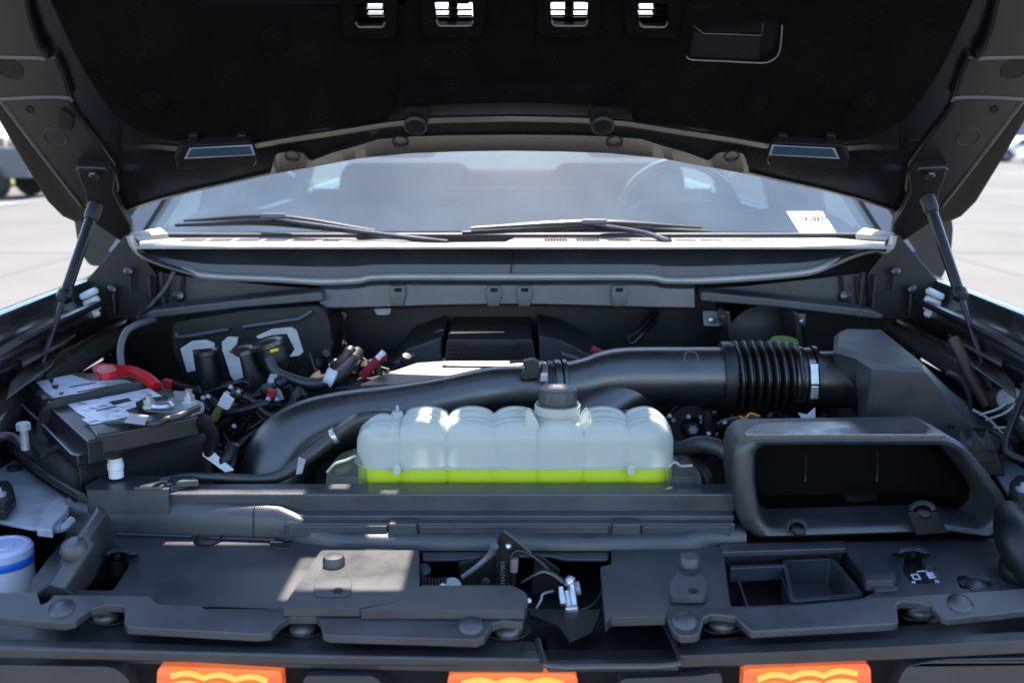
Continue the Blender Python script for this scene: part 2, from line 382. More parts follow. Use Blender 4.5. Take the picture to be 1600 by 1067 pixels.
# ------------------------------------------------------------------ a simple but complete parked car
def car(x, y, rz, kind, col, lab, cat, name):
    T = Matrix.Translation((x, y, 0)) @ Matrix.Rotation(rz, 4, 'Z')
    t = empty(name, (x, y, 0), lab, cat)
    cm = mat(name + ' paint', col, .3, coat=.8, coat_r=.05); gm = mat('dark car glass', (.02, .025, .03), .08, spec=.9)
    def X(vf): return [T @ Vector(v) for v in vf[0]], vf[1]
    if kind == 'pickup':
        prof = [(-2.75, .55), (-2.8, 1.2), (-2.72, 1.32), (-.95, 1.34), (-.9, 1.36), (1.25, 1.32), (2.5, 1.22), (2.8, 1.05), (2.85, .55)]
        cab = [(-.95, 1.34), (-.85, 1.88), (.45, 1.9), (1.25, 1.33)]; wx = (-1.75, 1.85)
    else:
        prof = [(-2.2, .5), (-2.3, .95), (-2.2, 1.12), (-1.9, 1.15), (1.1, 1.08), (2.1, .95), (2.35, .8), (2.4, .45)]
        cab = [(-2.1, 1.12), (-1.6, 1.62), (.2, 1.66), (1.1, 1.07)]; wx = (-1.4, 1.45)
    hw = .98
    V, F = prism([(px, -hw, pz) for px, pz in prof], (0, 2 * hw, 0)); V, F = X((V, F)); body = link('body', V, F, cm, t, bevel=.09, bseg=4)
    V, F = prism([(px, -hw + .12, pz) for px, pz in cab], (0, 2 * hw - .24, 0)); V, F = X((V, F)); c = link('cabin', V, F, cm, t, bevel=.1, bseg=4)
    g = [(px * .93 + (cab[0][0] + cab[3][0]) * .035, pz * .93 + .085) for px, pz in cab]
    for s in (-1, 1):
        V, F = prism([(px, s * (hw - .125), pz) for px, pz in g], (0, s * .02, 0)); V, F = X((V, F)); link('window', V, F, gm, c)
    for wxx in wx:
        for s in (-1, 1):
            V, F = lathe([(.40, -.13), (.42, -.1), (.42, .1), (.40, .13), (.26, .135)], (wxx, s * (hw - .12), .42), (0, s, 0), 24); V, F = X((V, F)); wh = link('wheel', V, F, M_TYRE, t)
            pr = [lathe([(.25, .12), (.25, .145), (.23, .13)], (wxx, s * (hw - .12), .42), (0, s, 0), 20)]
            for k in range(6):
                a = k * math.pi / 3; pr.append(box((wxx + math.cos(a) * .12, s * (hw + .02), .42 + math.sin(a) * .12), (.22, .03, .05), Matrix.Rotation(-a, 3, 'Y')))
            V, F = join(pr); V, F = X((V, F)); link('rim', V, F, M_RIM, wh)
            V, F = lathe([(.47, -.02), (.49, .02), (.455, .02)], (wxx, s * (hw - .02), .42), (0, s, 0), 24, cap=False); V, F = X((V, F)); link('wheel_arch', V, F, M_DARK, t)
    for s in (-1, 1):
        V, F = box((prof[-2][0] - .02, s * .7, prof[-2][1] - .14), (.14, .4, .14)); V, F = X((V, F)); link('headlight', V, F, mat('lamp glass', (.8, .8, .8), .1, coat=1), t, bevel=.03)
        V, F = box((prof[1][0], s * .82, prof[1][1] - .2), (.08, .2, .25)); V, F = X((V, F)); link('tail_light', V, F, M_RED, t, bevel=.02)
        V, F = box((cab[3][0] - .15, s * (hw + .06), cab[3][1] + .06), (.1, .2, .14)); V, F = X((V, F)); link('mirror', V, F, M_DARK, t, bevel=.03)
    return t
car(-15.3, 27.5, R(175), 'pickup', (.06, .085, .11), 'dark blue grey pickup parked on the lot at far left', 'pickup', 'parked_pickup')
car(-24.0, 35.5, R(184), 'suv', (.75, .76, .78), 'white car parked behind the dark grey pickup at left', 'car', 'parked_car')
car(31.5, 57.5, R(178), 'suv', (.42, .47, .55), 'silver blue car parked far off at the right edge', 'car', 'parked_car')
car(33.5, 66.5, R(178), 'suv', (.72, .74, .76), 'white car parked behind the silver blue one at right', 'car', 'parked_car')

# ================================================================== THE TRUCK
T = empty('pickup_truck', (0, 3.2, 0), 'black pickup truck with its hood raised, seen head on from the front', 'pickup')
def part(name, vf, m, parent=T, **k): return link(name, vf[0], vf[1], m, parent, **k)
# ---- bay tub
part('firewall', join([box((0, 2.235, 1.0), (1.75, .03, .78)), box((0, 2.2, 1.19), (.92, .02, .20))]), M_DARK, bevel=.008)
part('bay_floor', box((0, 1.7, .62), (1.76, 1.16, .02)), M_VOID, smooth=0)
for s in (-1, 1):
    part('wheelhouse', loft([[(s * .86, y, .6), (s * .87, y, .9), (s * .80, y, 1.02), (s * .84, y, 1.10), (s * .88, y, 1.13)] for y in (1.12, 1.3, 1.5, 1.7, 1.9, 2.1, 2.23)]), M_BLACK, solid=.004)
# ---- fenders: swept section, gutter included
for s in (-1, 1):
    rows = []
    for y, dx, dz in ((1.10, -.02, -.045), (1.25, -.015, -.03), (1.45, -.008, -.014), (1.7, 0, 0), (1.9, .003, .004), (2.1, .006, .006), (2.45, .02, .012)):
        sec = [(1.10, .55), (1.10, 1.02), (1.085, 1.14), (1.04, 1.225), (.965, 1.278), (.915, 1.297), (.893, 1.301), (.884, 1.299), (.880, 1.290), (.879, 1.272), (.868, 1.258), (.852, 1.250), (.846, 1.238), (.850, 1.20)]
        rows.append([(s * (a + dx), y, b + dz) for a, b in sec])
    f = part('fender', loft(rows), M_PAINT, solid=.002)
    part('fender_seal', tube([(s * (.838 + d), y, 1.262 + z) for y, d, z in ((1.3, -.012, -.03), (1.5, -.006, -.013), (1.7, 0, 0), (1.9, .003, .004), (2.02, .004, .005))], .008, 8), M_EPAINT, f)
    part('wheel_arch_flare', loft([[(s * 1.09, 1.75 + math.cos(a) * .5, .45 + math.sin(a) * .5), (s * 1.17, 1.75 + math.cos(a) * .52, .45 + math.sin(a) * .52), (s * 1.17, 1.75 + math.cos(a) * .62, .45 + math.sin(a) * .62), (s * 1.10, 1.75 + math.cos(a) * .66, .45 + math.sin(a) * .66)] for a in [math.pi * k / 12 for k in range(13)]]), M_PLAS, f, solid=.01)
    # upper rail (a rounded hollow section) and its bracket
    L_ = [(205, 512, 1.17), (165, 530, 1.165), (110, 562, 1.155), (50, 604, 1.15), (-10, 655, 1.14), (-70, 720, 1.12)]
    pts = [PZ(*p) for p in L_]; pts = [Vector((s * -p.x, p.y, p.z)) for p in pts]
    part('fender_rail', tube(pts, [.03, .036, .038, .038, .038, .036], 16, flat=.8), M_RAIL)
    # the flat catch bracket on the rail
    q = [(15, 598), (45, 560), (75, 546), (92, 552), (80, 572), (40, 600), (10, 622)]
    q = [PZ(a, b, 1.205) for a, b in q]; q = [Vector((s * -p.x, p.y, p.z)) for p in q]
    part('rail_bracket', prism(q, (0, 0, -.004)), M_RAIL, bevel=.002)
    q = [(128, 492), (95, 520), (30, 556), (35, 570), (98, 536), (140, 505)]
    q = [PZ(a, b, 1.225) for a, b in q]; q = [Vector((s * -p.x, p.y, p.z)) for p in q]
    part('rail_flange', prism(q, (0, 0, -.006)), M_RAIL, bevel=.002)
    # spring of the hinge: four stacked lobes, sunlight put into their white colour
    for k, (a, b, wd) in enumerate(((139, 459, .042), (143, 471, .038), (146, 482, .034), (148, 491, .024))):
        c = P(a, b, 2.0); part('hinge_spring_coil', lathe([(.001, -wd / 2), (.007, -wd / 2 + .004), (.0075, 0), (.007, wd / 2 - .004), (.001, wd / 2)], (s * -c.x, c.y, c.z), (1, 0, s * -.45), 12), M_WHITE)
    # strut tower shelf
    q = [(148, 520), (170, 500), (240, 497), (205, 522), (150, 530)]
    q = [PZ(a, b, 1.16) for a, b in q]; q = [Vector((s * -p.x, p.y, p.z)) for p in q]
    part('strut_tower_plate', prism(q, (0, 0, -.006)), M_SHEET, bevel=.002)
    c = PZ(188, 511, 1.163); part('stud', lathe([(.011, 0), (.011, .006), (.005, .008), (.005, .02)], (s * -c.x, c.y, c.z), seg=8), M_BLACK)
    q = [(222, 489), (255, 484), (330, 470), (300, 520), (205, 527)]
# ---- dark cowl side gussets
for s in (-1, 1):
    q = [(212, 372), (196, 366), (150, 420), (100, 478), (120, 492), (165, 500), (240, 498), (246, 430), (225, 402)]
    q = [P(a, b, 2.07) for a, b in q]; q = [Vector((s * -p.x, p.y, p.z)) for p in q]
    part('cowl_side_panel', prism(q, (0, .01, 0)), M_BLACK, bevel=.003)
    for (a, b, h) in ((176, 452, .05), (202, 424, .04), (252, 425, .10), (232, 430, .09)):
        c = P(a, b, 2.055); part('hinge_stud', tube([(s * -c.x, c.y, c.z), (s * -c.x, c.y, c.z - h)], [.006, .004], 8, 2), M_DARK)
        if h < .06: part('bolt_head', lathe([(.010, 0), (.010, .006), (.006, .009)], (s * -c.x, c.y, c.z), (0, -1, .5), 8), M_EPAINT)
    # deeper side wall of the cowl with ribs
    q = [(240, 425), (300, 432), (430, 446), (505, 450), (505, 462), (380, 474), (240, 490)]
    q = [P(a, b, 2.10) for a, b in q]; q = [Vector((s * -p.x, p.y, p.z)) for p in q]
    part('cowl_side_wall', prism(q, (0, .012, 0)), M_PLAS, bevel=.003)
    for a in (286, 262):
        c0 = P(a, 432, 2.094); c1 = P(a - 4, 478, 2.094); part('rib', tube([(s * -c0.x, c0.y, c0.z), (s * -c1.x, c1.y, c1.z)], .004, 6, 2), M_DARK)
    c0 = P(279, 462, 2.088); part('grommet', lathe([(.013, 0), (.012, .006), (.004, .009)], (s * -c0.x, c0.y, c0.z), (0, -1, .2), 14), M_EPAINT)
    # slanted shelf bar under the cowl side
    q0 = [(218, 493), (242, 484), (370, 469), (500, 456), (505, 459), (505, 471), (380, 481), (250, 497), (222, 499)]
    q = [P(a, b, 2.0) for a, b in q0]; q = [Vector((s * -p.x, p.y, p.z)) for p in q]
    part('cowl_brace', prism(q, (0, .05, .004)), M_PLAS2, bevel=.004)
# ---- cowl face and lip
LIP = [(203, 368), (207, 380), (214, 390), (224, 399), (250, 410), (300, 425), (330, 432), (430, 436), (500, 440), (560, 438), (600, 433), (800, 433), (1000, 433), (1040, 438), (1100, 438), (1200, 432), (1264, 425), (1300, 412), (1335, 397), (1368, 389), (1382, 392), (1392, 384), (1396, 368)]
lip = crom(LIP, 5)
rows = []
for a, b in lip:
    if a < 214 or a > 1385: continue
    top = P(a, 386, 2.1); rows.append([top + Vector((0, .0, .002)), top, top.lerp(P(a, b, 2.045), .35) + Vector((0, -.006, 0)), P(a, (386 + b) / 2 + 4, 2.05), P(a, b - 2, 2.045), P(a, b + 2, 2.03)])
cf = part('cowl_face', loft(rows), M_COWL)
part('cowl_split_line', tube([P(801, 388, 2.095), P(801, 396, 2.068), P(801, 408, 2.052), P(797, 431, 2.035)], .0016, 6), M_BLACK, cf)
ls = part('cowl_lip_seal', tube([P(a, b, 2.065 if a < 280 or a > 1310 else 2.045 if a < 310 or a > 1280 else 2.03) for a, b in LIP], .0080, 12, 5), M_CHARC)
# lower panel under the lip
rows = []
for a, b in lip:
    if 494 <= a <= 1095:
        yb = 480 - 3 * math.cos((a - 797) / 297 * 3.1); rows.append([P(a, b + 3, 2.045), P(a, b + 10, 2.03), P(a, b + 13, 2.025), P(a, yb - 3, 2.02), P(a, yb, 2.025), P(a, yb + 1, 2.05)])
lp = part('cowl_lower_panel', loft(rows), M_PLAS2)
for a in (622, 772, 820, 968):
    c = P(a, 458, 2.018)
    q = [P(a - 11, 446, 2.02), P(a + 11, 446, 2.02), P(a + 12, 458, 2.016), P(a + 8, 478, 2.016), P(a - 10, 478, 2.016), P(a - 13, 458, 2.016)]
    cl = part('clip', prism(q, (0, -.004, 0)), M_PLAS, lp, bevel=.0012)
    part('clip_slot', box(P(a, 453, 2.012), (.014, .006, .007)), M_VOID)
for a, hh in ((597, 12), (1115, 0), (1253, 0)):
    if hh:
        q = [P(a - 13, 478, 2.05), P(a + 14, 478, 2.05), P(a + 13, 489, 2.05), P(a + 9, 492, 2.05), P(a - 8, 492, 2.05), P(a - 12, 486, 2.05)]
        part('tab', prism(q, (0, .003, 0)), M_BRKT, bevel=.001)
q = [P(1098, 486, 2.1), P(1130, 486, 2.1), P(1131, 497, 2.1), P(1129, 510, 2.1), P(1100, 509, 2.1)]
tb = part('tab', prism(q, (0, .003, 0)), M_BRKT, bevel=.001)
part('bolt_head', lathe([(.008, 0), (.008, .006), (.005, .008)], P(1112, 500, 2.098), (0, -1, 0), 6), M_STEEL)
q = [P(1245, 490, 2.1), P(1259, 490, 2.1), P(1258, 508, 2.1), P(1248, 508, 2.1)]
part('tab', prism(q, (0, .003, 0)), M_BRKT, bevel=.001); part('bolt_head', lathe([(.008, 0), (.008, .006), (.005, .008)], P(1251, 502, 2.098), (0, -1, 0), 6), M_STEEL)
# ---- cowl top with louvres
z = 1.38
front = [(212, 386)] + [(1397, 386)]
back = [(1397, 379), (1362, 377), (1330, 374), (1250, 367), (1062, 364), (1052, 366), (1046, 377), (1034, 377), (1012, 366), (830, 364), (815, 367), (790, 378), (700, 379), (600, 374), (560, 375), (547, 367), (240, 366), (222, 374)]
outl = [PZ(a, b, z) for a, b in front + back]
vents = [(x_, .05, 2.135, 2.215) for x_ in (-.695, -.635, -.575, -.515, -.452)] + [(-.392, .036, 2.135, 2.21)] + [(-.33, .04, 2.11, 2.14), (-.247, .045, 2.10, 2.125), (-.175, .045, 2.10, 2.122)] \
    + [(x_, .05, 2.135, 2.215) for x_ in (.096, .165, .233)] + [(.297, .04, 2.135, 2.18), (.378, .045, 2.14, 2.2), (.434, .05, 2.14, 2.2), (.50, .05, 2.14, 2.19), (.567, .05, 2.13, 2.17), (.628, .046, 2.125, 2.15)]
vents = [(a, b, c + .008, d - .012 if d - c > .04 else d - .004) for a, b, c, d in vents]
holes = [[(x_ - w_ / 2, y0, z), (x_ + w_ / 2, y0, z), (x_ + w_ / 2, y1, z), (x_ - w_ / 2, y1, z)] for x_, w_, y0, y1 in vents]
holes = [[Vector(p) for p in h] for h in holes]
ct = part('cowl_panel', prism(outl, (0, 0, -.004), holes), mat('sunlit pale cowl plastic', (.34, .32, .285), .36, spec=1.0, bump=.4, bscale=500, var=.06, dust=.02), smooth=30)  # sun glare on the cowl top put into a pale base colour
slat = None
for x_, w_, y0, y1 in vents:
    ns = max(3, int(w_ / .0062)); pr = []
    for k in range(ns + 1): pr.append(box((x_ - w_ / 2 + w_ * k / ns, (y0 + y1) / 2, z - .0012), (.0030, y1 - y0 + .002, .0022)))
    V, F = join(pr); g = link('vent_louvre', V, F, mat('shaded louvre plastic', (.16, .145, .13), .45), ct, smooth=0); g['kind'] = 'stuff'  # shade between the slats put into their darker colour
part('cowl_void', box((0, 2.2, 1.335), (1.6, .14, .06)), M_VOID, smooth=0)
q = [PZ(1335, 374, 1.386), PZ(1348, 363, 1.40), PZ(1398, 372, 1.392), PZ(1398, 379, 1.386)]
part('cowl_corner_cap', prism(q, (0, 0, .012)), MATS['sunlit pale cowl plastic'], bevel=.004)
part('cowl_corner_cap', prism([Vector((-p.x, p.y, p.z)) for p in q], (0, 0, .012)), MATS['sunlit pale cowl plastic'], bevel=.004)

# ---- windshield, pillars, cab, bed, wheels
def wsp(u, v):      # u -1..1 across, v 0..1 up
    hw = .90 - .12 * v; c = .17 * (1 - u * u)
    return Vector((u * hw, 2.42 - c + .78 * v, 1.372 + .50 * v + .02 * (1 - u * u)))
ws = part('windshield', loft([[wsp(-1 + 2 * i / 24, j / 10) for i in range(25)] for j in range(11)]), M_WIND)
part('windshield_frit', loft([[wsp(-1 + 2 * i / 24, j) + Vector((0, .006, 0)) for i in range(25)] for j in (-.03, -.002)]), M_BLACK, ws)
for s in (-1, 1):
    part('pillar', loft([[wsp(s, v) + Vector((s * a, b, c)) for a, b, c in ((-.01, -.01, .012), (.045, .01, .012), (.06, .06, -.01), (.02, .09, -.03), (-.02, .04, -.02))] for v in (-.1, 0, .25, .5, .75, 1.0)], closed=True), M_PAINT)
    part('windshield_frit', loft([[wsp(s * u, v) + Vector((0, .006, 0)) for u in (.955, 1.0)] for v in (0, .25, .5, .75, 1.0)]), M_BLACK, ws)
    # lower body side with door, window, bed side
    part('cab_side', prism([(s * 1.0, y, z_) for y, z_ in ((2.35, .5), (2.35, 1.30), (2.6, 1.33), (4.85, 1.36), (4.85, .5))], (s * -.05, 0, 0)), M_PAINT, bevel=.03)
    d = part('door', prism([(s * 1.005, y, z_) for y, z_ in ((2.55, .55), (2.55, 1.30), (3.55, 1.33), (3.55, .55))], (s * .02, 0, 0)), M_PAINT, bevel=.015)
    part('handle', box((s * 1.045, 3.4, 1.15), (.03, .2, .035)), M_DARK, d, bevel=.01)
    d = part('door', prism([(s * 1.005, y, z_) for y, z_ in ((3.58, .55), (3.58, 1.33), (4.6, 1.35), (4.6, .55))], (s * .02, 0, 0)), M_PAINT, bevel=.015)
    part('handle', box((s * 1.045, 4.45, 1.16), (.03, .2, .035)), M_DARK, d, bevel=.01)
    part('side_window', loft([[(s * .955, y, 1.34), (s * .80, y, 1.87)] for y in (3.0, 3.5)]), M_SIDEG)
    part('side_window', loft([[(s * .955, 2.62, 1.34), (s * .955, 3.0, 1.34)], [(s * .82, 3.0, 1.80), (s * .80, 3.0, 1.87)]]), M_SIDEG)
    part('side_window', loft([[(s * .955, y, 1.34), (s * .80, y, 1.87)] for y in (3.62, 4.4)]), M_SIDEG)
    for y in (3.56, 4.5): part('pillar', loft([[(s * .97, y - .05, 1.33), (s * .97, y + .05, 1.33), (s * .93, y + .05, 1.33), (s * .93, y - .05, 1.33)], [(s * .80, y - .05, 1.9), (s * .80, y + .05, 1.9), (s * .76, y + .05, 1.9), (s * .76, y - .05, 1.9)]], closed=True), M_PAINT)
    part('bed_side', prism([(s * 1.02, y, z_) for y, z_ in ((4.92, .55), (4.92, 1.36), (6.6, 1.38), (6.65, .6))], (s * -.08, 0, 0)), M_PAINT, bevel=.03)
    for y in (1.75, 5.5):
        wh = part('wheel', lathe([(.38, -.15), (.43, -.12), (.435, 0), (.43, .12), (.38, .15), (.22, .155)], (s * .98, y, .435), (s, 0, 0), 32), M_TYRE)
        part('rim', join([lathe([(.22, .1), (.22, .16), (.2, .15), (.05, .12)], (s * .98, y, .435), (s, 0, 0), 24)] + [box((s * 1.12, y + math.cos(k * 1.0472) * .11, .435 + math.sin(k * 1.0472) * .11), (.03, .2, .04), Matrix.Rotation(k * 1.0472, 3, 'X')) for k in range(6)]), M_RIM, wh)
    part('tail_light', box((s * .93, 6.66, 1.1), (.16, .05, .4)), M_RED, bevel=.02)
    # door mirror
    m_ = part('mirror', prism([P(a, b, 2.62) for a, b in (rnd([(112, 318), (214, 318), (216, 385), (190, 410), (140, 418), (122, 385)], 14) if s < 0 else rnd([(1385, 318), (1478, 322), (1490, 350), (1486, 400), (1470, 440), (1440, 445), (1400, 420)], 14))], (0, .12, 0)), M_DARK, bevel=.02)
    part('mirror_arm', tube([(s * .93, 2.68, 1.34), (s * 1.05, 2.68, 1.36)], .03, 10, 2), M_DARK, m_)
part('roof', loft([[(x * (.78 if j < 2 else .8), y, zz + .045 * (1 - x * x)) for x in [-1 + k / 6 for k in range(13)]] for j, (y, zz) in enumerate(((3.18, 1.862), (3.3, 1.90), (3.9, 1.925), (4.7, 1.90), (4.85, 1.86)))]), M_PAINT, solid=.03)
part('rear_wall', box((0, 4.83, 1.05), (1.9, .05, .62)), M_PAINT); part('rear_window', loft([[(-.8, 4.84, 1.36), (.8, 4.84, 1.36)], [(-.74, 4.8, 1.86), (.74, 4.8, 1.86)]]), M_SIDEG)
part('bed_floor', box((0, 5.8, .8), (1.9, 1.7, .05)), M_BLACK); part('tailgate', box((0, 6.62, 1.0), (1.8, .07, .7)), M_PAINT, bevel=.02)
part('underbody', box((0, 3.8, .5), (1.8, 5.4, .12)), M_BLACK)
M_INT = mat('dashboard vinyl', (.02, .022, .025), .6, bump=.3, bscale=300); M_SEAT = mat('seat cloth', (.02, .021, .023), .85)
db = part('dashboard', prism([(-.86, y, z_) for y, z_ in ((2.34, 1.0), (2.34, 1.352), (2.55, 1.39), (2.78, 1.41), (2.86, 1.36), (2.88, 1.0))], (1.72, 0, 0)), M_INT, bevel=.03)
part('instrument_hood', prism([P(a, b, 2.72) for a, b in rnd([(985, 340), (1005, 318), (1060, 312), (1150, 318), (1170, 340)], 12)], (0, .12, 0)), M_INT, db, bevel=.02)
part('dash_vent', prism([P(a, b, 2.60) for a, b in rnd([(680, 318), (695, 294), (900, 294), (912, 318)], 10)], (0, .10, 0)), M_INT, db, bevel=.02)
sw = part('steering_wheel', lathe([(.172, -.012), (.184, -.014), (.192, 0), (.184, .014), (.172, .012), (.166, 0)], P(1062, 342, 2.98), (0, -.9, .42), 40, cap=False), mat('polished wheel leather', (.05, .05, .05), .2, coat=1))
part('wheel_highlight', tube([P(1062, 342, 2.95) + Vector((math.cos(t) * .183, -.42 * math.sin(t) * .183 * 0 , math.sin(t) * .183 * .92)) for t in [R(a) for a in (92, 105, 120, 135, 150, 162)]], .011, 8, 3), M_WHITE, sw)  # white arc painted as the highlight on the wheel rim
part('hub', lathe([(.07, -.02), (.07, .02), (.02, .03)], P(1062, 342, 2.98), (0, -.9, .42), 24), M_INT, sw)
for x_ in (-.42, .42):
    st = part('seat', prism([(x_ - .26, y, z_) for y, z_ in ((3.25, .75), (3.2, .95), (3.7, .93), (3.95, 1.5), (4.05, 1.5), (3.85, .75))], (.52, 0, 0)), M_SEAT, bevel=.05)
    part('headrest', box((x_, 3.98, 1.62), (.26, .1, .2)), M_SEAT, st, bevel=.04)
part('seat', prism([(-.75, y, z_) for y, z_ in ((4.2, .75), (4.2, .95), (4.55, .95), (4.68, 1.45), (4.76, 1.45), (4.7, .75))], (1.5, 0, 0)), M_SEAT, bevel=.05)
part('rear_view_mirror', box((0, 2.98, 1.78), (.25, .03, .07)), M_DARK, bevel=.01)

# ---- wipers (each one part with its blade)
def wiper(tip, mid, end, arm):
    wp = part('wiper', tube(arm, [.006, .009, .010, .011], 8, 4, flat=.6), M_EPAINT)
    part('blade', tube([tip, mid, end], [.003, .006, .004], 8, 5, flat=1.2), M_BLACK, wp)
    part('blade_spoiler', tube([tip + Vector((.02, .004, .010)), mid + Vector((0, .004, .014)), end + Vector((-.02, .004, .010))], [.003, .007, .003], 6, 5), M_DARK, wp)
    part('blade_clip', box(mid + Vector((0, -.004, .017)), (.055, .016, .011)), mat('dark clip', (.10, .11, .12), .3), wp, bevel=.003)
    return wp
wiper(P(274, 352, 2.33), P(428, 349, 2.24), P(600, 368, 2.17), [P(428, 342, 2.235), P(480, 350, 2.20), P(600, 367, 2.16), P(700, 379, 2.12)])
wiper(P(722, 364, 2.20), P(928, 358, 2.22), P(1110, 363, 2.27), [P(928, 351, 2.215), P(960, 356, 2.20), P(1010, 365, 2.18), P(1045, 377, 2.13)])
# paper tag on the dash behind the glass
q = [wsp(0, 0)]
def wq(px, py):
    d = ray(px, py); o_ = Vector((0, 0, CAMZ)); p0 = wsp(.55, .1) + Vector((0, .012, -.006)); n_ = Vector((-.12, -.54, .84)).normalized(); return o_ + d * ((p0 - o_).dot(n_) / d.dot(n_))
qs = [wq(1229, 331), wq(1285, 331), wq(1309, 368), wq(1252, 368)]
pt = empty('paper_tag', qs[3], 'white paper stock tag lying behind the right corner of the windshield', 'paper tag')
M_PAPER = mat('white paper', (.85, .87, .95), .7)
link('sheet', *prism(qs, (0, 0, .0008)), M_PAPER, pt, smooth=0)
rr, uu = (qs[2] - qs[3]).normalized(), (qs[0] - qs[3]).normalized()
M_INK = mat('black ink', (.02, .02, .03), .7)
text('lettering', 'FX08897', .034, qs[3] + (qs[0] - qs[3]) * .56 + rr * .016, qs[2] - qs[3], qs[0] - qs[3], M_INK, pt, off=.003, sx=.5)
# ================================================================== HOOD (a part of the truck)
M_HEM = mat('hood hem paint', (.002, .002, .0024), .5, spec=.1)
def HS(X, s, off=0): return HO + Vector((X, -s * math.cos(HT), s * math.sin(HT))) + HN * off
def fn(line):
    def f(x):
        if x > 797: x = 1594 - x
        return interp(line, x)
    return f
L0 = fn([(150, 175), (190, 190), (235, 212), (290, 222), (400, 217), (480, 203), (520, 197), (596, 187), (604, 183), (614, 168), (650, 165), (797, 160)])
L1 = fn([(150, 230), (240, 226), (290, 230), (402, 224), (480, 211), (520, 205), (610, 191), (660, 186), (700, 184), (797, 182)])
L2 = fn([(150, 345), (190, 330), (242, 313), (303, 297), (380, 280), (423, 270), (426, 252), (431, 241), (445, 238), (472, 239), (480, 246), (486, 252), (520, 239), (560, 228), (591, 218), (640, 214), (698, 212), (797, 211)])
L3 = fn([(150, 348), (190, 333), (242, 316), (303, 300), (380, 283), (423, 273), (484, 262), (560, 248), (640, 240), (720, 237), (797, 236)])
xs = [190 + i * (1404 - 190) / 240 for i in range(241)]
rows = []
for x in xs:
    a, b, c, d = L0(x), L1(x), L2(x), L3(x)
    b = min(b, c - 8); d = max(d, c + 2.5)
    kk = .006 + .009 * max(0, 1 - abs(x - 797) / 210) ** .5
    rows.append([PH(x, a - 22, .002), PH(x, a, .002), PH(x, b - 3.5, kk), PH(x, b, kk + .006), PH(x, b + 3, kk + .003), PH(x, min(b + 9, c - 5), -.002), PH(x, c - 3.5, -.003), PH(x, c - 1.2, .003), PH(x, c, .006), PH(x, c + 1.5, .004), PH(x, d - .5, .001), PH(x, d, -.004), PH(x, d - 1, -.030)])
M_XM = mat('black crossmember paint', (.008, .008, .009), .42, spec=.35, var=.06, vscale=9)
# base sheet = hood itself
edge = [(0, 190), (35, 250), (75, 315), (98, 338), (118, 347), (150, 346), (190, 333), (242, 316), (303, 300), (380, 283), (423, 273), (484, 262), (560, 248), (640, 240), (720, 237), (797, 236)]
HOLES = [(552, 602, 4, 43), (678, 740, 2, 41), (858, 919, 2, 41), (995, 1044, 4, 43)]
def hole_px(x0, x1, y0, y1, r=8): return rnd([(x0, y0), (x1, y0), (x1 - 1, y1), (x0 + 5, y1)], r, 3)
def half(off, inset=0):
    l = [HS(-.80, 1.22, off), HS(-.93, 1.1, off), HS(-.965, .7, off)] + [PH(a, b, off) for a, b in edge]
    return l + [Vector((-p.x, p.y, p.z)) for p in l[::-1][1:]]
def center(pts, cx=0): return pts
# outer skin with its vent openings, plus added unseen slots casting sun patches
off = -.036
sk_holes = []
for (x0, x1, y0, y1), (sx0, sx1) in zip(HOLES, ((577, 600), (679, 739), (860, 917), (996, 1018))):
    pa, pb = PH(sx0, 27, off), PH(sx1, 27, off)
    t0 = (pa.z - HO.z) / math.sin(HT)
    s0 = ((pa - HO - HN * off).dot(Vector((0, -math.cos(HT), math.sin(HT)))))
    xm = (pa.x + pb.x) / 2
    if x1 - x0 > 55: sk_holes += [[HS(pa.x, s0, off), HS(xm - .008, s0, off), HS(xm - .008, s0 + .075, off), HS(pa.x, s0 + .075, off)], [HS(xm + .008, s0, off), HS(pb.x, s0, off), HS(pb.x, s0 + .075, off), HS(xm + .008, s0 + .075, off)]]
    else: sk_holes.append([HS(pa.x, s0, off), HS(pb.x, s0, off), HS(pb.x, s0 + .075, off), HS(pa.x, s0 + .075, off)])
EXTRA_SKIN, EXTRA_BASE = [], []
for (xa, xb, sa, sb) in PATCH_SLOTS:
    EXTRA_SKIN.append([HS(xa, sa, off), HS(xb, sa, off), HS(xb, sb, off), HS(xa, sb, off)])
    EXTRA_BASE.append((xa - .004, xb + .004, sa - .019, sb - .001))
hood = part('hood', prism(half(off), HN * -.003, sk_holes + EXTRA_SKIN), M_HEM, smooth=30)
def extra(off_): return [[HS(xa, sa, off_), HS(xb, sa, off_), HS(xb, sb, off_), HS(xa, sb, off_)] for xa, xb, sa, sb in EXTRA_BASE]
# rolled hem between skin and frame (dark band along the outer edge)
for s in (-1, 1):
    rws = []
    for k, (a, b) in enumerate([None, None] + edge[:6]) if False else enumerate(edge[:6]):
        p = PH(a, b, -.036); i1 = PH(a + 16, b - 8, -.020); i2 = PH(a + 34 if k < 4 else a + 16, b - 14, .004)
        rws.append([p, PH(a + 2, b - 1, -.030), i1, i2])
    rws = [[HS(-.965, .7, -.036), HS(-.96, .7, -.030), HS(-.93, .7, -.02), HS(-.90, .7, .004)]] + rws
    rws = [[Vector((-s * q.x, q.y, q.z)) for q in r_] for r_ in rws]
    part('hem', loft(rws), M_HEM, hood)
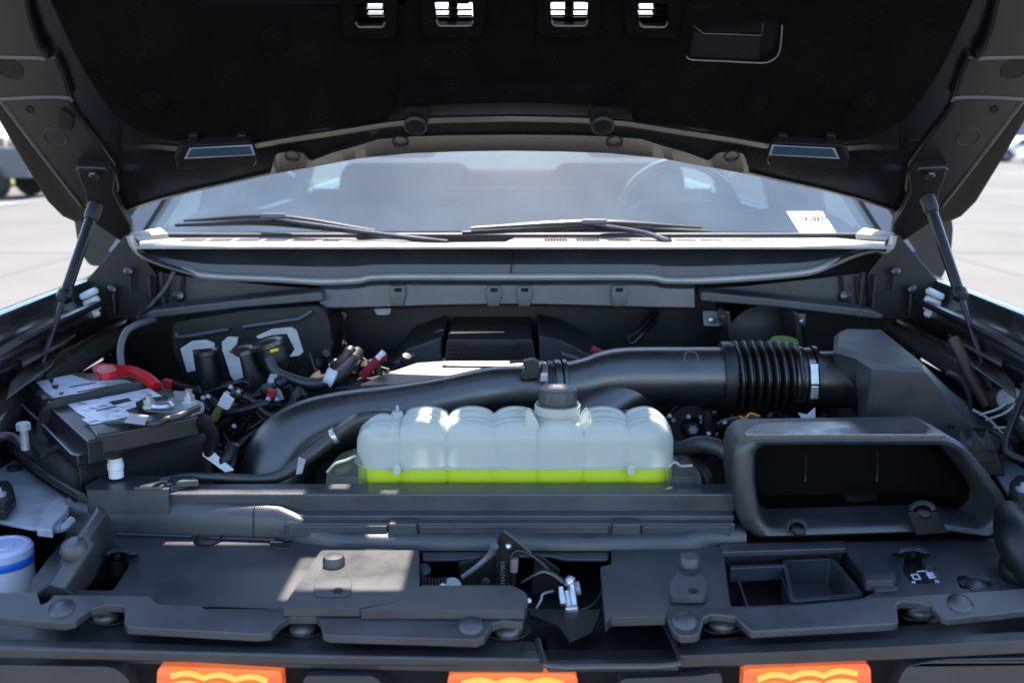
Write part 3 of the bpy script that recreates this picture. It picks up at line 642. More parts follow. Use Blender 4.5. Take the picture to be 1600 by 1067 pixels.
# inner frame sheet, with holes
inner = [HS(-.78, 1.18, 0), HS(-.89, 1.0, 0), HS(-.90, .7, 0), PH(0, 158, 0), PH(60, 240, 0), PH(100, 290, 0), PH(128, 322, 0), PH(150, 330, 0), PH(190, 328, 0)] + [PH(a, b - 5, 0) for a, b in edge[7:]]
inner = inner + [Vector((-p.x, p.y, p.z)) for p in inner[::-1][1:]]
fh = [[PH(a, b, 0) for a, b in hole_px(x0 - 4, x1 + 4, y0 - 4, y1 + 1)] for x0, x1, y0, y1 in HOLES] 
BIG = [(1083, 38), (1100, 44), (1102, 36), (1222, 33), (1217, 86), (1206, 95), (1190, 99), (1080, 94), (1073, 88)]
fr = part('inner_frame', prism(inner, HN * -.002, [[PH(a, b, 0) for a, b in ((x0 - 6, y0 - 8), (x1 + 6, y0 - 8), (x1 + 6, y1 + 3), (x0 - 6, y1 + 3))] for x0, x1, y0, y1 in HOLES] + extra(0)), M_PAINT, hood, smooth=30)
part('rear_crossmember', loft(rows), M_XM, hood)
# felt liner: thick, with rounded rim and holes
lin = [(100, -40), (78, 0), (100, 48), (120, 90), (140, 125), (160, 155), (178, 178), (200, 195), (235, 212), (290, 222), (345, 221), (400, 217), (480, 203), (520, 197), (596, 187), (606, 182), (614, 168), (650, 165), (720, 162), (797, 160)]
lin = [tuple(p) for p in crom(lin[1:-1], 2)] + [(797, 160)]
lp_ = [HS(-.55, 1.12, .014), HS(-.80, .9, .014)] + [PH(a, b, .014) for a, b in lin]
lp_ = lp_ + [Vector((-p.x, p.y, p.z)) for p in lp_[::-1][1:]]
liner = part('hood_liner', prism(lp_, HN * -.012, [[PH(a, b, .014) for a, b in hole_px(*h)] for h in HOLES] + [[PH(a, b, .014) for a, b in BIG]] + extra(.014)), M_FELT, hood, bevel=.006, bseg=3)
for h in HOLES:
    for yy in (10, 19):
        part('vent_slat', prism([PH(h[0] + 2, yy, -.030), PH(h[1] - 2, yy, -.030), PH(h[1] - 2, yy + 3.2, -.030), PH(h[0] + 2, yy + 3.2, -.030)], HN * .008), M_EPAINT, hood)
    q = hole_px(*h); q = [p for p in q if p[1] > 12]; q.sort(key=lambda p: math.atan2(p[1] - 15, p[0] - (h[0] + h[1]) / 2))
    part('felt_edge', tube([PH(a, b, .0145) for a, b in q], .0016, 5, 2), M_FELTE, liner)
part('felt_edge', tube([PH(a, b, .0145) for a, b in ((1222, 40), (1220, 70), (1216, 86), (1206, 95), (1190, 99), (1130, 96), (1080, 94), (1073, 88))], .0013, 5, 2), M_FELTE, liner)
part('felt_edge', tube([PH(a, b, .006) for a, b in ((1083, 40), (1100, 53), (1140, 54), (1190, 56), (1192, 36))], .0006, 5, 1), M_FELTE, liner)
part('felt_flap', prism([PH(a, b, .004) for a, b in ((1074, 92), (1084, 50), (1188, 56), (1187, 96))], HN * -.002), mat('ribbed black underlay', (.006, .006, .007), .6, bump=1.2, bscale=120), liner)
# soft raised pads round the openings, press-in buttons
for x0, x1, y0, y1 in HOLES:
    part('liner_pad', prism([PH(a, b, .0135) for a, b in rnd([(x0 - 22, -40), (x1 + 22, -40), (x1 + 16, y1 + 14), (x0 - 16, y1 + 14)], 14)], HN * .008, [[PH(a, b, .0135) for a, b in hole_px(x0 - 2, x1 + 2, y0 - 2, y1 + 2)]]), M_FELT, liner, bevel=.006)
part('liner_pad', prism([PH(a, b, .0135) for a, b in rnd([(632, 130), (962, 130), (975, 158), (797, 153), (619, 158)], 10)], HN * .010), M_FELT, liner, bevel=.008)
for x, y in ((242, 158), (1350, 158), (430, 60), (1180, 160)):
    part('push_button', lathe([(.024, 0), (.022, .004), (.012, .006), (.001, .0065)], PH(x, y, .0155), HN, 20), M_FELT, liner)
# rubber bump stops
for x in (651, 940):
    b_ = part('bump_stop', lathe([(.026, -.012), (.026, .006), (.022, .012), (.0205, .030), (.022, .034), (.018, .038), (.001, .039)], PH(x, 178, .006), HN, 24), M_BLACK, hood)
for x in (626, 960): part('pressed_ring', lathe([(.013, 0), (.015, .0025), (.017, 0)], PH(x, 223, .004), HN, 20, cap=False), M_XM, hood)
# side frame sheets (left traced, right mirrored), steps bevelled so they catch light
SA = [(0, 154), (108, 154), (122, 180), (150, 215), (180, 258), (186, 300), (160, 330), (136, 328), (128, 318), (90, 272), (45, 214)]
SB = [(-62, 90), (86, 90), (98, 112), (112, 156), (2, 158)]
SC = [(-210, -110), (20, -110), (36, -30), (50, 40), (62, 75), (76, 92), (-60, 92)]
for s in (-1, 1):
    for pts, o_ in ((SA, .010), (SB, .017), (SC, .024)):
        q = [PH(a, b, o_) for a, b in pts]; q = [Vector((s * -p.x, p.y, p.z)) for p in q]
        part('side_frame', prism(q, HN * -.020), M_FRAME, hood, bevel=.005, bseg=3)
    for (x, y, r_, o_) in ((16, 108, .020, .017), (47, 171, .0065, .010)):
        c = PH(x, y, o_); c.x *= -s
        part('frame_hole', lathe([(r_ * 1.15, .0008), (r_ * 1.1, .0022), (r_, .0012), (r_ * .96, -.003), (.0001, -.003)], c, HN, 22), M_BLACK, hood)
    for bd, o_ in ((((-60, 91), (0, 90), (60, 91), (70, 94)), .0240), (((2, 155), (60, 152), (104, 153), (113, 158)), .0170), (((1, 158), (45, 216), (90, 274), (127, 321)), .0105)):
        q = [PH(a, b, o_) for a, b in bd]; q = [Vector((s * -p.x, p.y, p.z)) for p in q]
        part('step_highlight', tube(q, .0032, 8, 3), mat('painted step highlight', (.09, .085, .085), .3, spec=1.2), hood)  # pale tubes stand in for highlights along the pressed steps
    c = PH(87, 214, .010); c.x *= -s; part('pressed_ring', lathe([(.019, 0), (.021, .0012), (.023, 0)], c, HN, 24, cap=False), M_FRAME, hood)
    if s < 0:
        part('clip', prism([PH(a, b, .011) for a, b in ((93, 172), (100, 170), (116, 182), (112, 203), (92, 196))], HN * .005), M_BLACK, hood, bevel=.001)
    # bracket the strut hangs on, and the hinge arm down to the body
    q = [(118, 258), (172, 262), (180, 275), (176, 300), (190, 330), (204, 352), (207, 380), (185, 376), (140, 345), (132, 300), (122, 276)]
    q = [PH(a, b, .030) for a, b in q]; q = [Vector((s * -p.x, p.y, p.z)) for p in q]
    part('hinge_bracket', prism(q, HN * -.02), M_BLACK, hood, bevel=.004)
    q = [PH(a, b, .034) for a, b in ((118, 262), (172, 264), (166, 259), (124, 257))]; q = [Vector((s * -p.x, p.y, p.z)) for p in q]
    part('bracket_lip', prism(q, HN * .008), M_EPAINT, hood, bevel=.002)
    c = PH(148, 272, .034); c.x *= -s; part('bolt_head', lathe([(.011, 0), (.011, .006), (.007, .009)], c, HN, 6), M_EPAINT, hood)
    # trapezoid hood light / bump guide
    o1 = [(285, 216), (392, 211), (405, 240), (401, 247), (280, 252), (276, 232)]
    o2 = [(296, 231), (394, 226), (399, 242), (288, 248)]
    q = [PH(a, b, .012) for a, b in o1]; q = [Vector((s * -p.x, p.y, p.z)) for p in q]
    g = part('guide_block', prism(q, HN * .022), M_BLACK, hood, bevel=.004)
    q = [PH(a, b, .0345) for a, b in o2]; q = [Vector((s * -p.x, p.y, p.z)) for p in q]
    part('guide_rim', prism(q, HN * .002), M_BRKT, hood, bevel=.001)
    cx = sum(a for a, b in o2) / 4; cy = sum(b for a, b in o2) / 4
    q = [PH(cx + (a - cx) * .92, cy + (b - cy) * .78, .0362) for a, b in o2]; q = [Vector((s * -p.x, p.y, p.z)) for p in q]
    part('guide_face', prism(q, HN * .0012), mat('slate blue face', (.045, .075, .12), .3), hood)
    for a in (303, 378):
        q = [PH(a + i, j, .014) for i, j in ((-7, 206), (7, 205), (8, 217), (-8, 218))]; q = [Vector((s * -p.x, p.y, p.z)) for p in q]
        part('guide_tab', prism(q, HN * .012), M_BLACK, hood, bevel=.002)
    # water spots / clip on the cross member
    c = PH(457, 245, .004); c.x *= -s; part('pressed_ring', lathe([(.012, 0), (.014, .002), (.016, 0)], c, HN, 20, cap=False), M_XM, hood)
# gas struts
for s in (-1, 1):
    if s < 0: a, m_, b = P(146, 330, 1.93), P(98, 470, 1.83), P(57, 592, 1.72)
    else: a, m_, b = P(1452, 318, 1.93), P(1506, 470, 1.83), P(1546, 598, 1.72)
    m_ = a.lerp(b, .53)
    st = part('gas_strut', tube([a, a.lerp(m_, .5), m_], .0102, 16, 2), mat('strut cylinder black', (.008, .0085, .0095), .3, coat=.1))
    part('rod', tube([m_, b], .0055, 10, 2), mat('strut rod', (.03, .03, .033), .25, metal=.3), st)
    dr = (m_ - a).normalized(); part('end_cap', lathe([(.0125, -.004), (.0145, 0), (.0145, .012), (.008, .02)], m_ - dr * .008, dr, 16), M_DARK, st)
    part('end_fitting', lathe([(.009, -.03), (.013, -.026), (.014, .004), (.010, .012)], b - dr * .0, dr, 12), M_DARK, st)
    part('end_fitting', lathe([(.009, -.02), (.014, -.014), (.014, .012), (.012, .02)], a, dr, 12), M_DARK, st)
    part('ball_stud', tube([b, b + Vector((s * .05, .01, 0))], .007, 8, 2), M_STEEL, st)
# ================================================================== FRONT PANELS
def PL(px, py, y0, z0, k):      # plane z = z0 + k*(Y-y0)
    d = ray(px, py); t = (z0 - k * y0 - CAMZ) / (d.z - k * d.y)
    return Vector((d.x * t, d.y * t, CAMZ + d.z * t))
ZC = 1.04
def C(a, b, dz=0): return PZ(a, b, ZC + dz)
def FL(a, b, dz=0): return PL(a, b, 1.135, ZC + .008 + dz, .30)
def S_(a, b, dz=0): return PL(a, b, 1.14, 1.008 + dz, .10)
# ---- grille surround (part of the truck): top sheet, front lip, centre pocket, blocks, amber lamps
gt = [(-140, 958), (60, 966), (400, 985), (700, 996), (830, 1000), (846, 1004), (850, 1027), (700, 1026), (560, 1023), (280, 1016), (0, 1009), (-200, 1002)]
g1 = part('grille_surround', prism([S_(a, b) for a, b in gt], (0, 0, -.02)), M_PAINT if False else mat('satin grille surround', (.024, .025, .028), .36, spec=.9, bump=.15, bscale=500, var=.08, dust=.008), bevel=.004)
gt2 = [(1062, 998), (1200, 990), (1400, 976), (1600, 958), (1760, 950), (1800, 990), (1600, 998), (1400, 1008), (1200, 1017), (1060, 1022)]
part('grille_surround', prism([S_(a, b) for a, b in gt2], (0, 0, -.02)), MATS['satin grille surround'], bevel=.004)
part('latch_pocket', prism([S_(a, b, -.018) for a, b in [(846, 960), (1040, 960), (1056, 1034), (862, 1040)]], (0, 0, -.004)), M_DARK, bevel=.001)
part('pocket_rim', tube([S_(840, 1000, .001), S_(848, 1027, .001), S_(862, 1041, .001), S_(950, 1041, .001), S_(1050, 1039, .001), S_(1060, 1022, .001), S_(1035, 966, .001)], .004, 8, 3), MATS['satin grille surround'])
part('pocket_front', prism([S_(848, 1030, -.002), S_(1062, 1028, -.002), S_(1060, 1043, -.002), S_(856, 1046, -.002)], (0, 0, -.004)), MATS['satin grille surround'], bevel=.003)
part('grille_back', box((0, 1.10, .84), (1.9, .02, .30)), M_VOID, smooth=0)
def gface(pts, nm, m, dy=.03, bev=.006): return part(nm, prism([P(a, b, 1.065) for a, b in pts], (0, dy, 0)), m, bevel=bev)
gface([(-200, 1004), (0, 1011), (280, 1018), (560, 1025), (846, 1029), (846, 1042), (560, 1041), (280, 1035), (0, 1029), (-200, 1022)], 'surround_lip', MATS['satin grille surround'], .02, .003)
gface([(1062, 1024), (1200, 1019), (1400, 1010), (1600, 1000), (1800, 992), (1800, 1012), (1600, 1020), (1400, 1030), (1200, 1038), (1062, 1042)], 'surround_lip', MATS['satin grille surround'], .02, .003)
M_GB = mat('grille block plastic', (.03, .033, .04), .36, spec=.9, var=.05)
for q in (rnd([(-260, 1034), (180, 1042), (205, 1066), (210, 1250), (-260, 1250)], 16), rnd([(474, 1056), (585, 1056), (612, 1085), (612, 1250), (468, 1250)], 10), rnd([(968, 1060), (1090, 1056), (1128, 1050), (1135, 1250), (955, 1250)], 12), rnd([(1400, 1075), (1416, 1040), (1470, 1030), (1860, 1022), (1860, 1250), (1396, 1250)], 16)):
    gface(q, 'grille_block', M_GB, .04, .010)
def amber():
    m = bpy.data.materials.new('lit amber lens'); m.use_nodes = True; n = m.node_tree.nodes; L = m.node_tree.links; b = n['Principled BSDF']
    b.inputs['Base Color'].default_value = (.85, .10, .03, 1); b.inputs['Roughness'].default_value = .15; b.inputs['Coat Weight'].default_value = 1
    tc = n.new('ShaderNodeTexCoord'); sp = n.new('ShaderNodeSeparateXYZ'); L.new(tc.outputs['Object'], sp.inputs[0])
    wv = n.new('ShaderNodeTexWave'); wv.inputs['Scale'].default_value = 14; wv.inputs['Distortion'].default_value = 3.5; wv.bands_direction = 'Z'; L.new(tc.outputs['Object'], wv.inputs[0])
    cr = n.new('ShaderNodeValToRGB'); cr.color_ramp.elements[0].color = (.90, .13, .04, 1); cr.color_ramp.elements[1].color = (1, .27, .06, 1); L.new(wv.outputs[0], cr.inputs[0])
    L.new(cr.outputs[0], b.inputs['Emission Color']); b.inputs['Emission Strength'].default_value = .20; return m
M_AMB = amber(); M_AMB2 = mat('bright amber light guide', (1, .42, .08), .3, emis=(1, .40, .07), estr=.30)
for (x0, x1, yl, yr) in ((246, 440, 1040, 1048), (700, 902, 1052, 1052), (1162, 1360, 1045, 1036)):
    q = rnd([(x0, yl), (x1, yr), (x1 + 6, 1190), (x0 - 6, 1190)], 12, 5)
    lm = part('marker_lamp', prism([P(a, b, 1.072) for a, b in q], (0, .03, 0)), M_AMB, bevel=.006)
    n_ = 3
    for row in range(5):
        pts = []
        for i in range(25):
            t = i / 24; pts.append(P(x0 + 22 + (x1 - x0 - 44) * t, (yl + (yr - yl) * t) + 16 + row * 16 - 6 * abs(math.sin(t * math.pi * n_)), 1.069))
        part('light_guide', tube(pts, .0036, 6, 1), M_AMB2, lm)
# ================================================================== RADIATOR COVER
rc = empty('radiator_cover', (0, 1.25, 1.0), 'wide black plastic cover over the radiator support behind the grille', 'engine panel')
def cp(name, vf, m=M_PLAS, parent=rc, **k): return link(name, vf[0], vf[1], m, parent, **k)
Lp = [(160, 846), (182, 836), (500, 848), (655, 858), (655, 917), (700, 917), (790, 917), (818, 930), (821, 948), (440, 952), (246, 946), (180, 938), (100, 934)]
hole1 = rnd([(158, 868), (172, 858), (196, 862), (203, 880), (190, 900), (176, 922), (122, 920), (148, 890)], 6)
a_ = cp('left_panel', prism([C(a, b) for a, b in Lp], (0, 0, -.012), [[C(a, b) for a, b in hole1]]), bevel=.003)
cp('raised_tray', prism([C(a, b, .010) for a, b in rnd([(655, 914), (800, 914), (824, 926), (824, 952), (560, 952), (640, 935)], 8)], (0, 0, -.012)), M_PLAS, bevel=.004)
cp('left_step', prism([C(a, b, .010) for a, b in rnd([(502, 859), (655, 859), (655, 915), (640, 935), (560, 950), (440, 950)], 5)], (0, 0, -.010)), M_PLAS, bevel=.004)
Rp = [(955, 857), (1128, 853), (1320, 846), (1560, 840), (1640, 850), (1640, 925), (1600, 922), (1361, 935), (1268, 945), (1136, 951), (1046, 950), (1040, 962), (955, 964), (946, 974), (938, 885), (955, 881)]
bin_ = rnd([(1130, 858), (1318, 853), (1368, 925), (1346, 934), (1268, 942), (1142, 947)], 5)
h2 = rnd([(1414, 862), (1436, 860), (1444, 882), (1460, 886), (1474, 909), (1424, 912), (1410, 890)], 5)
cp('right_panel', prism([C(a, b) for a, b in Rp], (0, 0, -.012), [[C(a, b) for a, b in bin_], [C(a, b) for a, b in h2], [C(a, b) for a, b in rnd([(1494, 898), (1535, 895), (1556, 914), (1500, 920)], 8)]]), bevel=.003)
# bins
def wall_ring(pts, z0, z1, th=.002):
    n = len(pts); c = sum((Vector(p) for p in pts), Vector()) / n
    rows_ = [[Vector((p.x, p.y, z0)) for p in pts], [Vector((p.x, p.y, z1)) + (Vector((c.x, c.y, z1)) - Vector((p.x, p.y, z1))) * .05 for p in pts]]
    V, F = loft(rows_, closed=True); F.append(list(range(n, 2 * n))); return V, F
bt_ = cp('storage_bin', wall_ring([C(a, b) for a, b in bin_], ZC - .004, ZC - .055), M_DARK)
link('bin_insert', *prism([C(a, b, -.012) for a, b in rnd([(1222, 872), (1302, 869), (1352, 930), (1236, 940)], 7)], (0, 0, -.003), [[C(a, b, -.012) for a, b in rnd([(1230, 876), (1298, 873), (1340, 926), (1240, 935)], 6)]]), M_PLAS2, bt_, bevel=.001)
link('bin_insert', *wall_ring([C(a, b, -.012) for a, b in rnd([(1229, 875), (1299, 872), (1342, 927), (1240, 936)], 6)], ZC - .012, ZC - .048), M_PLAS, bt_)
for l in (((1152, 905), (1166, 946)), ((1222, 902), (1236, 941))):
    p, q = C(l[0][0], l[0][1], -.022), C(l[1][0], l[1][1], -.022)
    link('divider', *prism([p, q, q - Vector((0, 0, .032)), p - Vector((0, 0, .032))], (.003, 0, 0)), M_PLAS2, bt_, bevel=.0008)
link('bin_rail', *prism([C(a, b, -.010) for a, b in ((1140, 883), (1226, 880), (1227, 884), (1141, 888))], (0, 0, -.02)), M_PLAS2, bt_, bevel=.001)
link('ledge', *prism([C(a, b, .004) for a, b in ((1124, 849), (1320, 844), (1322, 856), (1128, 862))], (0, 0, -.008)), M_PLAS2, rc, bevel=.0015)
# front flanges with scallops
LF = [(-30, 926), (58, 925), (64, 944), (74, 940), (84, 929), (235, 931), (247, 943), (440, 950), (821, 950), (817, 972), (784, 969), (769, 975), (757, 994), (745, 999), (515, 992), (504, 988), (501, 970), (494, 963), (453, 963), (438, 972), (424, 988), (400, 990), (199, 979), (194, 972), (196, 951), (190, 945), (166, 944), (142, 951), (118, 969), (100, 973), (-30, 962)]
cp('front_flange', prism([FL(a, b) for a, b in LF], (0, 0, -.010)), bevel=.003)
RF = [(1046, 950), (1136, 950), (1268, 944), (1330, 937), (1361, 933), (1500, 925), (1640, 915), (1660, 948), (1600, 953), (1482, 966), (1470, 962), (1452, 944), (1435, 940), (1410, 939), (1401, 943), (1404, 970), (1396, 974), (1175, 986), (1166, 980), (1148, 962), (1112, 959), (1100, 965), (1093, 989), (1085, 992), (1063, 993), (1052, 985), (1040, 960)]
cp('front_flange', prism([FL(a, b) for a, b in RF], (0, 0, -.010)), bevel=.003)
# push pins in the scallops, domed bosses on the flanges
for x, y in ((167, 962), (473, 981), (794, 985), (1128, 975), (1435, 955)):
    c = S_(x, y, .006)
    q = [S_(x + math.cos(t) * 36, y + math.sin(t) * 17, .001) for t in [k * math.pi / 9 for k in range(18)]]
    cp('pin_seat', prism(q, (0, 0, .003)), M_DARK, bevel=.001)
    pn = cp('push_pin', lathe([(.0165, 0), (.0165, .003), (.0145, .0075), (.010, .0105), (.004, .012), (.0003, .0122)], c, (0, -.18, 1), 24), mat('worn pin head', (.05, .05, .055), .3, spec=1.0, var=.1))
for x, y in ((97, 951), (736, 977), (1069, 970), (1500, 943)):
    cp('domed_boss', lathe([(.016, 0), (.0145, .0035), (.010, .006), (.004, .0072), (.0003, .0074)], FL(x, y, -.001), (0, -.25, 1), 22))
# keyhole bosses
for x in (522, 1077):
    cp('keyhole_boss', prism([C(a, b, .012) for a, b in rnd([(x - 17, 878), (x + 17, 878), (x + 20, 896), (x + 28, 906), (x + 26, 930), (x - 30, 930), (x - 32, 908), (x - 20, 896)], 7)], (0, 0, -.010)), M_PLAS, bevel=.006, bseg=4)
    cp('boss_cap', lathe([(.0145, 0), (.0145, .010), (.012, .014), (.0003, .015)], C(x, 884, .010), (0, 0, 1), 22))
    cp('boss_hole', lathe([(.006, 0), (.006, .001), (.0003, .001)], C(x + 6, 922, .0125), (0, 0, 1), 14), M_BLACK)
# hooded bolt pockets
for x, y in ((186, 858), (1424, 856)):
    s = -1 if x < 800 else 1
    cp('bolt_hood', loft([[C(x + math.cos(t) * rx, y + 8 - math.sin(t) * ry, dz) for t in [math.pi * k / 12 for k in range(13)]] for rx, ry, dz in ((30, 13, 0), (27, 12, .010), (20, 9, .013), (15, 4, .011), (14, 2, -.004))]), M_PLAS)
    cp('hood_bolt', lathe([(.012, -.02), (.012, 0), (.008, .002), (.008, .010), (.003, .012), (.003, .018)], C(x - s * -2, y + 14, -.008), (0, 0, 1), 12), M_BLACK)
link('label_panel', *prism([C(a, b, -.011) for a, b in ((1405, 882), (1455, 880), (1478, 912), (1422, 914))], (0, 0, .003)), M_DARK, rc)
M_PRINT = mat('pale print', (.55, .6, .68), .6)
for q in ([(1422, 897), (1434, 896), (1440, 905), (1428, 906)], [(1446, 894), (1457, 893), (1464, 903), (1452, 904)], [(1460, 906), (1468, 906), (1471, 911), (1462, 911)], [(1432, 892), (1450, 890.5), (1451, 892), (1433, 893.5)], [(1424, 908), (1430, 908), (1431, 911), (1425, 911)]):
    link('printed_pictogram', *prism([C(a, b, -.0075) for a, b in q], (0, 0, .0004), [[C((a * .6 + sum(i for i, _ in q) / 4 * .4), (b * .6 + sum(j for _, j in q) / 4 * .4), -.0075) for a, b in q]] if q[0][0] in (1422,) else []), M_PRINT, rc, smooth=0)
cp('raised_block', prism([C(a, b, .014) for a, b in rnd([(1348, 880), (1392, 879), (1400, 898), (1398, 906), (1352, 906)], 5)], (0, 0, -.014)), M_PLAS, bevel=.004)
cp('block_foot', prism([C(a, b, .006) for a, b in rnd([(1366, 904), (1400, 904), (1406, 920), (1366, 924)], 8)], (0, 0, -.008)), M_PLAS, bevel=.004)
cp('pin_dish', lathe([(.026, .001), (.024, -.004), (.012, -.006), (.0003, -.004)], C(1530, 912, 0), (0, 0, 1), 20, cap=False), M_DARK)
cp('push_pin', lathe([(.014, -.004), (.013, .003), (.007, .007), (.0003, .008)], C(1526, 915, -.004), (0, 0, 1), 20), M_PLAS)
# diagonal blade on the left
b0 = [C(60, 928), C(98, 932, 0), C(178, 850, 0), C(165, 838)]
V = [PZ(62, 925, 1.045), PZ(150, 795, 1.112), PZ(170, 800, 1.112), PZ(178, 836, 1.05), PZ(105, 925, 1.045), PZ(80, 915, 1.075), PZ(118, 862, 1.095), PZ(132, 868, 1.093), PZ(98, 915, 1.07)]
rws = [[PZ(178, 846, 1.04), PZ(176, 812, 1.085), PZ(168, 797, 1.112), PZ(153, 793, 1.114), PZ(140, 808, 1.105), PZ(118, 838, 1.04)],
       [PZ(158, 878, 1.04), PZ(148, 850, 1.085), PZ(138, 838, 1.098), PZ(124, 836, 1.100), PZ(110, 850, 1.09), PZ(96, 872, 1.04)],
       [PZ(138, 910, 1.04), PZ(125, 886, 1.07), PZ(112, 878, 1.078), PZ(100, 878, 1.080), PZ(92, 890, 1.07), PZ(80, 905, 1.04)],
       [PZ(115, 934, 1.038), PZ(98, 918, 1.055), PZ(86, 912, 1.060), PZ(78, 914, 1.060), PZ(68, 922, 1.052), PZ(56, 932, 1.038)]]
cp('diagonal_rib', loft([[Vector(q) for q in r_] for r_ in rws], caps=True), M_PLAS, bevel=.004, smooth=30)
cp('rib_thumb', lathe([(.0165, 0), (.016, .010), (.011, .016), (.0003, .018)], PZ(118, 862, 1.088), (-.3, -.3, 1), 20), M_PLAS)
cp('side_wing', prism([C(a, b, .002) for a, b in [(107, 828), (160, 838), (110, 880), (60, 926), (44, 922), (48, 905)]], (0, 0, -.03)), M_PLAS2, bevel=.004)
# big half round ridge, falling into a thin rail; each piece of the stepped crossbar behind it
prof = [(104, 776, 834), (170, 778, 836), (300, 783, 838), (420, 790, 842), (445, 796, 844), (470, 808, 847), (495, 820, 850), (530, 828, 853), (600, 832, 856), (800, 834, 857), (1000, 834, 857), (1060, 833, 856), (1090, 827, 855), (1120, 823, 850), (1166, 822, 848)]
rws = []
for x, yt, yb in crom(prof, 4):
    b = PZ(x, yb, ZC); 
    t = P(x, yt, b.y + .014); h = t.z - ZC
    rws.append([b + Vector((0, -.002, -.002)), b + Vector((0, -.001, h * .35)), b + Vector((0, .001, h * .66)), b + Vector((0, .006, h * .88)), b + Vector((0, .014, h * 1.0)), b + Vector((0, .024, h * 1.0)), b + Vector((0, .034, h * .9)), b + Vector((0, .04, -.01))])
rg = cp('ridge', loft(rws, caps=True), M_PLAS)
link('ridge_seam', *tube([rws[11][k] + Vector((0, -.0006, 0)) for k in range(0, 6)], .0008, 5, 2), M_BLACK, rg)
cp('ridge_notch', lathe([(.020, 0), (.019, .004), (.016, -.004), (.0003, -.004)], C(325, 842, .002), (0, 0, 1), 20, cap=False), M_DARK)
cp('clip_bracket', prism([C(a, b, .003) for a, b in ((420, 843), (445, 845), (452, 856), (424, 855))], (0, 0, -.01)), M_DARK, bevel=.002)
for l in (((330, 840), (430, 843)), ((182, 834), (300, 838))): link('edge_line', *tube([C(*l[0], .003), C(*l[1], .003)], .0016, 6, 1), M_PLAS2, rc)
# ---- stepped crossbar
cb = empty('radiator_crossbar', (0, 1.37, 1.0), 'long stepped plastic bar running in front of the coolant tank', 'engine panel')
def bp_(name, vf, m=M_PLAS2, **k): return link(name, vf[0], vf[1], m, cb, **k)
q = [(255, 752), (300, 753), (800, 757), (1150, 760), (1150, 770), (800, 767), (262, 770)]
zb = 1.100; fy = 1.352
def XQ(a, z_, y): return Vector((PZ(a, 760, z_).x * y / PZ(a, 760, z_).y, y, z_))
def bar(x0, x1, y0, y1, z0, z1):     # px extents at the front edge
    fx0 = P(x0, 768, y0).x; fx1 = P(x1, 768, y0).x
    return box(((fx0 + fx1) / 2, (y0 + y1) / 2, (z0 + z1) / 2), (fx1 - fx0, y1 - y0, z1 - z0))
bp_('top_bar', bar(262, 1150, 1.352, 1.396, 1.072, 1.100), bevel=.003)
bp_('shelf', bar(440, 1152, 1.32, 1.356, 1.04, 1.068), M_PLAS, bevel=.003)
bp_('shelf_step', bar(440, 1150, 1.334, 1.356, 1.06, 1.074), M_PLAS2, bevel=.002)
for x0, x1 in ((452, 606), (656, 950), (1002, 1140)):
    c0 = P(x0, 826, 1.322).x; c1 = P(x1, 826, 1.322).x
    bp_('inset_plate', box(((c0 + c1) / 2, 1.318, 1.058), (c1 - c0, .006, .016)), M_PLAS2, bevel=.0015)
for x0, x1 in ((608, 653), (955, 1000)):
    c0 = P(x0, 826, 1.322).x; c1 = P(x1, 826, 1.322).x
    bp_('plate_bridge', box(((c0 + c1) / 2, 1.322, 1.060), (c1 - c0, .022, .022)), M_PLAS, bevel=.003)
bp_('left_block', prism([PZ(a, b, 1.108) for a, b in rnd([(163, 741), (300, 744), (306, 750), (264, 760), (264, 767), (134, 766), (134, 758)], 3)], (0, 0, -.035)), M_PLAS2, bevel=.006)
bp_('block_pad', prism([PZ(a, b, 1.112) for a, b in ((222, 751), (264, 749), (252, 761), (208, 761))], (0, 0, -.006)), M_PLAS2, bevel=.002)
bp_('block_pad', prism([PZ(a, b, 1.113) for a, b in ((262, 742), (300, 741), (311, 750), (275, 752))], (0, 0, -.010)), M_PLAS2, bevel=.002)

# ================================================================== HOOD LATCH
hl = empty('hood_latch', (0, 1.2, .98), 'black hood latch with pointed bracket, cable and bright release catch', 'latch')
def hp(name, vf, m=M_DARK, **k): return link(name, vf[0], vf[1], m, hl, **k)
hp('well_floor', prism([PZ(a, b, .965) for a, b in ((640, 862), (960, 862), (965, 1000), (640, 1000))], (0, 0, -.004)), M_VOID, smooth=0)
hp('well_wall', prism([C(655, 860, -.01), C(955, 860, -.01), C(955, 860, -.07), C(655, 860, -.07)], (0, .004, 0)), M_DARK)
hp('ledge', prism([C(a, b, -.004) for a, b in ((660, 862), (952, 862), (950, 873), (882, 873), (858, 868), (755, 868), (722, 873), (660, 874))], (0, 0, -.004)), M_PLAS2, bevel=.002)
c = lambda a, b, Y: P(a, b, Y)
hp('pointed_bracket', prism([c(786, 829, 1.24), c(828, 862, 1.24), c(812, 866, 1.24), c(804, 915, 1.24), c(776, 915, 1.24), c(778, 865, 1.24), c(779, 838, 1.24)], (0, .004, 0)), M_BLACK, bevel=.001)
hp('bracket_edge', tube([c(787, 829, 1.238), c(808, 845, 1.238), c(829, 864, 1.238)], .0018, 6, 1), mat('brown worn edge', (.10, .08, .06), .5))
hp('bracket_edge', tube([c(786, 829, 1.238), c(779, 840, 1.238), c(777, 914, 1.238)], .0018, 6, 1), M_DARK)
hp('rivet', lathe([(.004, 0), (.004, .003), (.002, .005)], c(794, 853, 1.238), (0, -1, .3), 12), M_STEEL)
text('embossed_code', 'MAP7001', .0085, c(789, 912, 1.2385), (0, 0, 1), (-1, 0, 0), mat('embossed steel', (.16, .17, .18), .4), hl, off=.0009)
hp('hook_plate', prism([c(716, 880, 1.25), c(762, 866, 1.25), c(778, 870, 1.25), c(778, 915, 1.25), c(725, 920, 1.25)], (0, .004, 0)), M_BLACK, bevel=.001)
